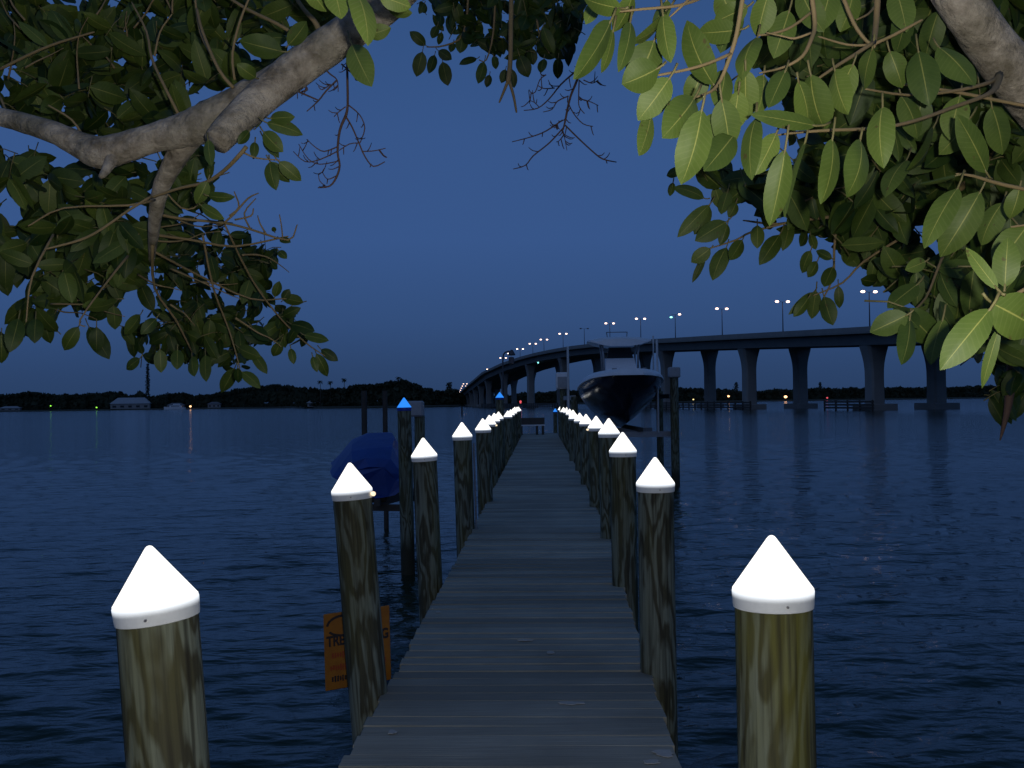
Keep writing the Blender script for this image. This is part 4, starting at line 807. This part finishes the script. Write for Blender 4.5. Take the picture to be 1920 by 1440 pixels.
dead.build('bare_twig_spray', M['dead_twig'], tree, True); dead = MB()
for pl in D2: pl = [(a, b, 4.2, r_) for a, b, r_ in pl]; branch(dead, pl, 6, 3); spurs(pl, 4)
dead.build('bare_twig_spray', M['dead_twig'], tree, True)

# ---- leaves
class Leaves:
    def __init__(s, rows, cols): s.items = []; s.rows = rows; s.cols = cols
    def add(s, base, tip, width, nrm, tint, droop=.12, fold=.16): s.items.append((base, tip, width, nrm, tint, droop, fold))
    def build(s, name):
        nr, nc = s.rows, s.cols; t = np.linspace(0, 1, nr); prof = (np.clip(4 * t ** .92 * (1 - t), 0, 1)) ** .72 * (1 - .22 * t ** 6); prof[0] = .05; prof[-1] = .02
        u = np.linspace(-1, 1, nc); V = []; UV = []; T = []
        st = np.array([[-.0, 0]])
        for base, tip, wd, nrm, tint, droop, fold in s.items:
            ax = tip - base; L = ax.length; a = ax / L; n = (nrm - a * nrm.dot(a)).normalized(); sd = a.cross(n)
            a, n, sd, b = map(np.array, (a, n, sd, base))
            ctr = b + np.outer(t * L, a) + np.outer((t * (1 - t) * 4) * droop * L, n)
            w_ = prof * wd / 2
            wav = random.uniform(-.06, .06) * wd
            pts = ctr[:, None, :] + (w_[:, None] * u[None, :])[:, :, None] * sd + ((np.abs(u)[None, :] * w_[:, None]) * -fold + wav * np.sin(t * 7 + tint * 9)[:, None] * np.abs(u)[None, :] * (u[None, :] > 0))[:, :, None] * n
            V.append(pts.reshape(-1, 3)); UV.append(np.stack(np.broadcast_arrays(u[None, :] * .5 + .5, t[:, None]), -1).reshape(-1, 2)); T.append(np.full(nr * nc, tint))
        V = np.concatenate(V) - np.array(OFF); i, j = np.meshgrid(np.arange(nr - 1), np.arange(nc - 1), indexing='ij'); q_ = np.stack([i * nc + j, i * nc + j + 1, (i + 1) * nc + j + 1, (i + 1) * nc + j], -1).reshape(-1, 4)
        Fq = np.concatenate([q_ + k * nr * nc for k in range(len(s.items))])
        return np_mesh(name, V, Fq, M['leaf'], tree, uv=np.concatenate(UV), tint=np.concatenate(T))
stalks = MB()
def cam_n(p): return (CAMLOC - p).normalized()
def jitter(v, s_): return (v + Vector((random.gauss(0, s_), random.gauss(0, s_), random.gauss(0, s_)))).normalized()
def px_leaf(LV, bx, by, tx, ty, wpx, Z, tint, dz=None, ns=.28, stalk=True):
    dz = random.uniform(-.05, .05) if dz is None else dz
    b, tp = P(bx, by, Z), P(tx, ty, Z + dz); wd = min(wpx, .56 * math.hypot(tx - bx, ty - by) + (30 if wpx > 60 else 3)) * Z / F
    LV.add(b, tp, wd, jitter(cam_n(b), ns), tint, droop=random.uniform(.03, .13), fold=random.uniform(.05, .3))
    if stalk:
        d = (b - tp).normalized(); L = (b - tp).length * random.uniform(.14, .24); e = b + d * L + Vector((0, 0, L * .35)); a = tp + (b - tp) * .9
        stalks.tube([a - OFF, b - OFF, b + d * L * .55 + Vector((0, 0, L * .1)) - OFF, e - OFF], [.0013, .0019, .0019, .0022], 5)

near = Leaves(13, 7)
H1 = [(1146, 38, 1077, 149, 52, 1.42), (1150, 55, 1127, 137, 34, 1.5), (1182, 40, 1160, 135, 34, 1.47), (1255, 14, 1180, 79, 52, 1.55), (1243, 26, 1258, 118, 40, 1.5), (1227, 76, 1186, 168, 66, 1.56), (1234, 128, 1166, 158, 66, 1.43), (1256, 146, 1196, 226, 54, 1.45), (1221, 215, 1198, 292, 44, 1.5), (1339, 160, 1288, 38, 58, 1.56), (1387, 56, 1308, 62, 50, 1.62), (1402, 12, 1338, 42, 44, 1.65), (1166, 16, 1094, -4, 44, 1.44), (1186, -8, 1152, 60, 58, 1.5), (1116, 8, 1098, 46, 27, 1.7), (1302, 184, 1241, 259, 64, 1.4), (1316, 206, 1277, 346, 66, 1.36), (1342, 212, 1316, 278, 40, 1.52), (1353, 186, 1368, 280, 56, 1.48), (1377, 252, 1320, 321, 58, 1.5), (1418, 222, 1410, 338, 46, 1.52), (1456, 249, 1416, 328, 42, 1.56), (1472, 281, 1443, 424, 50, 1.42), (1510, 266, 1472, 408, 40, 1.5), (1561, 260, 1539, 383, 50, 1.5), (1613, 262, 1585, 371, 66, 1.48), (1655, 200, 1657, 316, 54, 1.56), (1530, 236, 1406, 214, 32, 1.5), (1474, 130, 1441, 202, 40, 1.56), (1497, 152, 1515, 232, 50, 1.56), (1520, 140, 1548, 245, 66, 1.6), (1360, 130, 1345, 205, 44, 1.6), (1398, 130, 1400, 225, 48, 1.6), (1250, 0, 1230, 60, 46, 1.6), (1350, -20, 1385, 60, 52, 1.66), (1420, 70, 1392, 150, 46, 1.64), (1320, 130, 1290, 200, 46, 1.66), (1385, 170, 1372, 250, 48, 1.6), (1432, 140, 1418, 215, 44, 1.66), (1440, -10, 1420, 70, 50, 1.68), (1480, 20, 1450, 110, 50, 1.7), (1500, -20, 1545, 60, 48, 1.7), (1560, -30, 1535, 60, 50, 1.72), (1380, 10, 1350, 100, 50, 1.75), (1565, 130, 1590, 215, 54, 1.7), (1600, 120, 1560, 210, 54, 1.74)]
H2 = [(1636, 90, 1620, 168, 54, 1.8), (1668, 96, 1692, 165, 52, 1.85), (1722, 96, 1742, 199, 58, 1.8), (1760, 88, 1828, 162, 60, 1.85), (1850, 324, 1793, 214, 48, 1.75), (1798, 328, 1719, 346, 58, 1.75), (1796, 352, 1733, 466, 48, 1.72), (1838, 360, 1763, 482, 62, 1.8), (1912, 352, 1893, 410, 50, 1.8), (1925, 425, 1866, 505, 62, 1.7), (1702, 590, 1631, 623, 46, 1.72), (1706, 597, 1690, 684, 44, 1.74), (1768, 598, 1745, 684, 46, 1.85), (1722, 532, 1664, 578, 38, 2.1), (1736, 490, 1697, 506, 26, 1.9), (1600, -20, 1575, 60, 50, 1.9), (1680, -20, 1700, 60, 50, 1.95), (1700, 20, 1680, 100, 50, 2.0), (1730, 180, 1715, 260, 50, 2.0), (1800, 180, 1780, 262, 52, 2.0), (1690, 180, 1720, 260, 50, 2.0), (1860, 200, 1880, 290, 55, 2.0), (1820, 220, 1760, 290, 50, 2.1), (1750, 240, 1700, 320, 50, 2.1), (1700, 300, 1660, 370, 50, 2.2), (1880, 380, 1840, 460, 50, 2.0), (1760, 20, 1735, 110, 46, 2.2)]
H3 = [(1871, 543, 1811, 464, 26, 1.24), (1884, 538, 1890, 445, 48, 1.4), (1860, 568, 1948, 618, 88, 1.25), (1857, 579, 1763, 694, 60, 1.18), (1874, 612, 1841, 728, 22, 1.3)]
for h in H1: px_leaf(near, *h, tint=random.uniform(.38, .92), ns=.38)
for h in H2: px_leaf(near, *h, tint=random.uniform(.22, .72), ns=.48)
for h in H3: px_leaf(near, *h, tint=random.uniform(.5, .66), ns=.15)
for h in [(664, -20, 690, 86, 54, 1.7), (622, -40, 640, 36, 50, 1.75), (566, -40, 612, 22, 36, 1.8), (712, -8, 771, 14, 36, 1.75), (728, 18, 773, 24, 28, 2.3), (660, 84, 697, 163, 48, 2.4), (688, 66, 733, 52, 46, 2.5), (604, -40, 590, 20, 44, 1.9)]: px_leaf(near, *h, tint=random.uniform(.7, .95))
near.build('near_leaves')

edge = Leaves(9, 5)
EL = [(147, 613, 120, 657, 27), (167, 613, 205, 674, 34), (181, 613, 181, 661, 27), (35, 597, 18, 661, 33), (67, 597, 65, 644, 30), (80, 597, 95, 644, 25), (103, 587, 80, 616, 18), (3, 627, 3, 681, 26), (213, 570, 165, 599, 29), (213, 573, 216, 618, 27), (263, 590, 232, 628, 27), (263, 530, 288, 584, 29), (297, 553, 306, 584, 24), (293, 597, 264, 627, 22), (262, 672, 237, 693, 20), (300, 655, 302, 699, 24), (333, 655, 332, 693, 24), (360, 668, 365, 706, 25), (385, 665, 387, 716, 23), (440, 690, 415, 736, 26), (446, 690, 447, 718, 16), (453, 697, 488, 728, 23), (473, 660, 501, 701, 20), (527, 640, 512, 668, 21), (545, 653, 551, 683, 15), (602, 655, 634, 677, 19), (593, 663, 614, 706, 21), (586, 668, 595, 698, 14), (570, 628, 617, 639, 19), (545, 607, 590, 621, 26), (530, 593, 564, 577, 19), (530, 563, 543, 542, 26), (515, 557, 524, 527, 19), (512, 500, 518, 480, 14), (522, 470, 538, 485, 15), (525, 448, 545, 455, 15), (515, 435, 512, 425, 12), (508, 492, 520, 505, 16), (448, 652, 490, 670, 26), (560, 610, 540, 645, 20), (470, 610, 505, 640, 22), (400, 600, 440, 625, 24)]
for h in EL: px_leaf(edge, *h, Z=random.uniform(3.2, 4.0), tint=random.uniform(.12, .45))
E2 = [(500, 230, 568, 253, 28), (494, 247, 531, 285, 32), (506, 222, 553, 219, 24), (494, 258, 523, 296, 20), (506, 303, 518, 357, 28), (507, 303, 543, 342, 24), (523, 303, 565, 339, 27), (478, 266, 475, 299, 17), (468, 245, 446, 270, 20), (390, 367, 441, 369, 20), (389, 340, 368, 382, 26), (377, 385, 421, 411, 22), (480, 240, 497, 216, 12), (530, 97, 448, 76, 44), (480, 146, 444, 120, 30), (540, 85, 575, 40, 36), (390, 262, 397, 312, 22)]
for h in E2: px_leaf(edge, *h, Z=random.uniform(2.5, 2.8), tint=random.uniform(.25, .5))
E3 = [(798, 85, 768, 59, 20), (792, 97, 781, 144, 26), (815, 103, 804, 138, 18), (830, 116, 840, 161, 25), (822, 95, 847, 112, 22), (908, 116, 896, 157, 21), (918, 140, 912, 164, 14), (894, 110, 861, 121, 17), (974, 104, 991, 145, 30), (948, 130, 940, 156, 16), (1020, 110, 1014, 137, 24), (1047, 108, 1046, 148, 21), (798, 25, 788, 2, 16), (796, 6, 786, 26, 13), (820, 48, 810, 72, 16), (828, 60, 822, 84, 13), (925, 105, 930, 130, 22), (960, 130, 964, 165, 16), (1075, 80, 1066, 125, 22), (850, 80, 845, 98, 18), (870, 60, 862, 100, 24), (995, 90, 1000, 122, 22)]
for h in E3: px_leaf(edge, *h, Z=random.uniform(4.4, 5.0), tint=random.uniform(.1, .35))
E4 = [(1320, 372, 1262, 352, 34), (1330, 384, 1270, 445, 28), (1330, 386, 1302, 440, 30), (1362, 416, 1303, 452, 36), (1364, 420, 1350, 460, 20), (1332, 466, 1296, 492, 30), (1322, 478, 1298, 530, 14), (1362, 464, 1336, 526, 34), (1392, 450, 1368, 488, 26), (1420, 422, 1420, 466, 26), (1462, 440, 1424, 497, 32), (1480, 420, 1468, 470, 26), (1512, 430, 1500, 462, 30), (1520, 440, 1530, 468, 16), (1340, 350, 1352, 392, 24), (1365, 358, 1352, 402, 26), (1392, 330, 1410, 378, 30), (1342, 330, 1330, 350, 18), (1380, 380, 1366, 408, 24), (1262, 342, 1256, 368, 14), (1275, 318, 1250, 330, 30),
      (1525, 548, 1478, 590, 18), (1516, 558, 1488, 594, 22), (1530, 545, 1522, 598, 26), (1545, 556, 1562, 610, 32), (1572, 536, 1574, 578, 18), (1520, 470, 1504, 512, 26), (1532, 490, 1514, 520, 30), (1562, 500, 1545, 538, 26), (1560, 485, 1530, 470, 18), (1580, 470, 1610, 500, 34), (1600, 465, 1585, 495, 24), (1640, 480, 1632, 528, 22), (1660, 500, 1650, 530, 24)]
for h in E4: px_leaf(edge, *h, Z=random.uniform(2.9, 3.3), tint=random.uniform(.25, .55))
edge.build('edge_leaves')

# clusters that fill the crown behind the hand-placed leaves
fill = Leaves(7, 5)
def inside(poly, x, y):
    c = False; n = len(poly)
    for i in range(n):
        x1, y1 = poly[i]; x2, y2 = poly[i - 1]
        if (y1 > y) != (y2 > y) and x < (x2 - x1) * (y - y1) / (y2 - y1) + x1: c = not c
    return c
def gaps_at(n, x0, y0, x1, y1, r0, r1): return [(random.uniform(x0, x1), random.uniform(y0, y1), random.uniform(r0, r1)) for _ in range(n)]
def fill_region(poly, n, z0, z1, Llo, Lhi, t0, t1, gaps=(), droop=.8, twig=True, up=0):
    xs = [p[0] for p in poly]; ys = [p[1] for p in poly]; k = 0; tries = 0
    while k < n and tries < n * 60:
        tries += 1; x, y = random.uniform(min(xs), max(xs)), random.uniform(min(ys), max(ys))
        if not inside(poly, x, y) or any(math.hypot(x - a, y - b) < r_ for a, b, r_ in gaps): continue
        Z = random.uniform(z0, z1); c = P(x, y, Z); tdir = Vector((random.gauss(0, .6), random.gauss(0, .4), random.uniform(-.8, .5))).normalized()
        m_ = random.randint(3, 6); k0 = k
        for q_ in range(m_):
            b = c - tdir * random.uniform(0, .09); a = random.uniform(0, 6.28)
            side = tdir.orthogonal().normalized(); side = Matrix.Rotation(a, 3, tdir) @ side
            d = (side + tdir * random.uniform(.1, .9) + Vector((0, 0, -droop + up))).normalized(); L = random.uniform(Llo, Lhi)
            tp = b + d * L; v = tp - CAMLOC; lc = CR.transposed() @ v; tx, ty = 960 - lc.x / lc.z * F, 720 + lc.y / lc.z * F
            if not inside(poly, tx, ty) or any(math.hypot(tx - g[0], ty - g[1]) < g[2] for g in gaps): continue
            fill.add(b, tp, L * random.uniform(.35, .52), jitter(cam_n(b) * .7 + Vector((0, 0, -.25)), .4), random.uniform(t0, t1), random.uniform(.02, .14), random.uniform(.05, .35))
            k += 1
        if twig and k - k0 >= 2: stalks.tube([c - tdir * .10 - OFF, c - tdir * .05 + Vector((0, 0, .008)) - OFF, c - OFF], [.0022, .002, .0014], 5)
gl = [(15, 165, 26), (30, 285, 22), (75, 280, 14), (10, 380, 24), (340, 30, 5), (225, 25, 8), (185, 125, 9), (385, 170, 20), (10, 355, 20), (410, 370, 18), (325, 480, 14), (380, 440, 12), (90, 520, 14), (190, 345, 8)]
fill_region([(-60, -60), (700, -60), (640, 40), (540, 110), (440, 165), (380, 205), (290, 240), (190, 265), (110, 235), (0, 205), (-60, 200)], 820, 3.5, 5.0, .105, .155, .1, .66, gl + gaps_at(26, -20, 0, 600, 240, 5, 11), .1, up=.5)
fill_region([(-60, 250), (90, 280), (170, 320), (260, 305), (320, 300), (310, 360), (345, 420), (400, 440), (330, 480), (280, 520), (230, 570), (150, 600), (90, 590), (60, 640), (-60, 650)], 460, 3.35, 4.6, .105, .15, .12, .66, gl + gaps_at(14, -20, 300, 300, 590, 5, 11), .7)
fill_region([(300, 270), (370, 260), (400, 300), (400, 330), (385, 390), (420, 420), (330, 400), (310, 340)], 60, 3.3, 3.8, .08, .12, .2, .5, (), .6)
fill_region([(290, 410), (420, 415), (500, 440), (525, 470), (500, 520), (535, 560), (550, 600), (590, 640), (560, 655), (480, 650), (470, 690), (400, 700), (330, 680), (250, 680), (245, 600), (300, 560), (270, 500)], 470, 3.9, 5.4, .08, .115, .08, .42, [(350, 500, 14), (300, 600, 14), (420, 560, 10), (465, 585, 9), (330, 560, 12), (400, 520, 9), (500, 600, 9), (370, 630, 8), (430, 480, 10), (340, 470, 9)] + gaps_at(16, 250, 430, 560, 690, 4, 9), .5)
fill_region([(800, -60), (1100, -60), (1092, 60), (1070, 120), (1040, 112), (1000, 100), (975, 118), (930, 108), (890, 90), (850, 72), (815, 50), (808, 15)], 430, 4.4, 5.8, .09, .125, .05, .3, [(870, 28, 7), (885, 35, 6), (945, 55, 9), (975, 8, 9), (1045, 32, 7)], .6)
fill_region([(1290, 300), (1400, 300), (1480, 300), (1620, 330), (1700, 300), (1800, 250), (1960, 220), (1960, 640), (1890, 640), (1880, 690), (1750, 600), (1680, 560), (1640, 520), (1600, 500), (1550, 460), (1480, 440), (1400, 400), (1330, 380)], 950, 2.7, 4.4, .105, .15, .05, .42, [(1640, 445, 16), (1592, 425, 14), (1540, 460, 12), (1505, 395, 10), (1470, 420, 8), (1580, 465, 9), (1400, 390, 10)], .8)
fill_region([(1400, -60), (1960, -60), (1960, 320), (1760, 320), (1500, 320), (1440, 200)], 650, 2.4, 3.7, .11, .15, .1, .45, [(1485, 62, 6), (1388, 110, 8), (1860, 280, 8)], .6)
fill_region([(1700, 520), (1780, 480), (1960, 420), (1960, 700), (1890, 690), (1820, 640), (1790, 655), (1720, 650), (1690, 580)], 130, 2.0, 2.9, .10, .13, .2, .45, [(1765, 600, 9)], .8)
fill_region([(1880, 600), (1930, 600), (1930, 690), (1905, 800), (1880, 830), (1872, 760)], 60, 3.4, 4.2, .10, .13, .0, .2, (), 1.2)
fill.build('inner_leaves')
stalks.build('leaf_stalks', M['stalk'], tree, True)
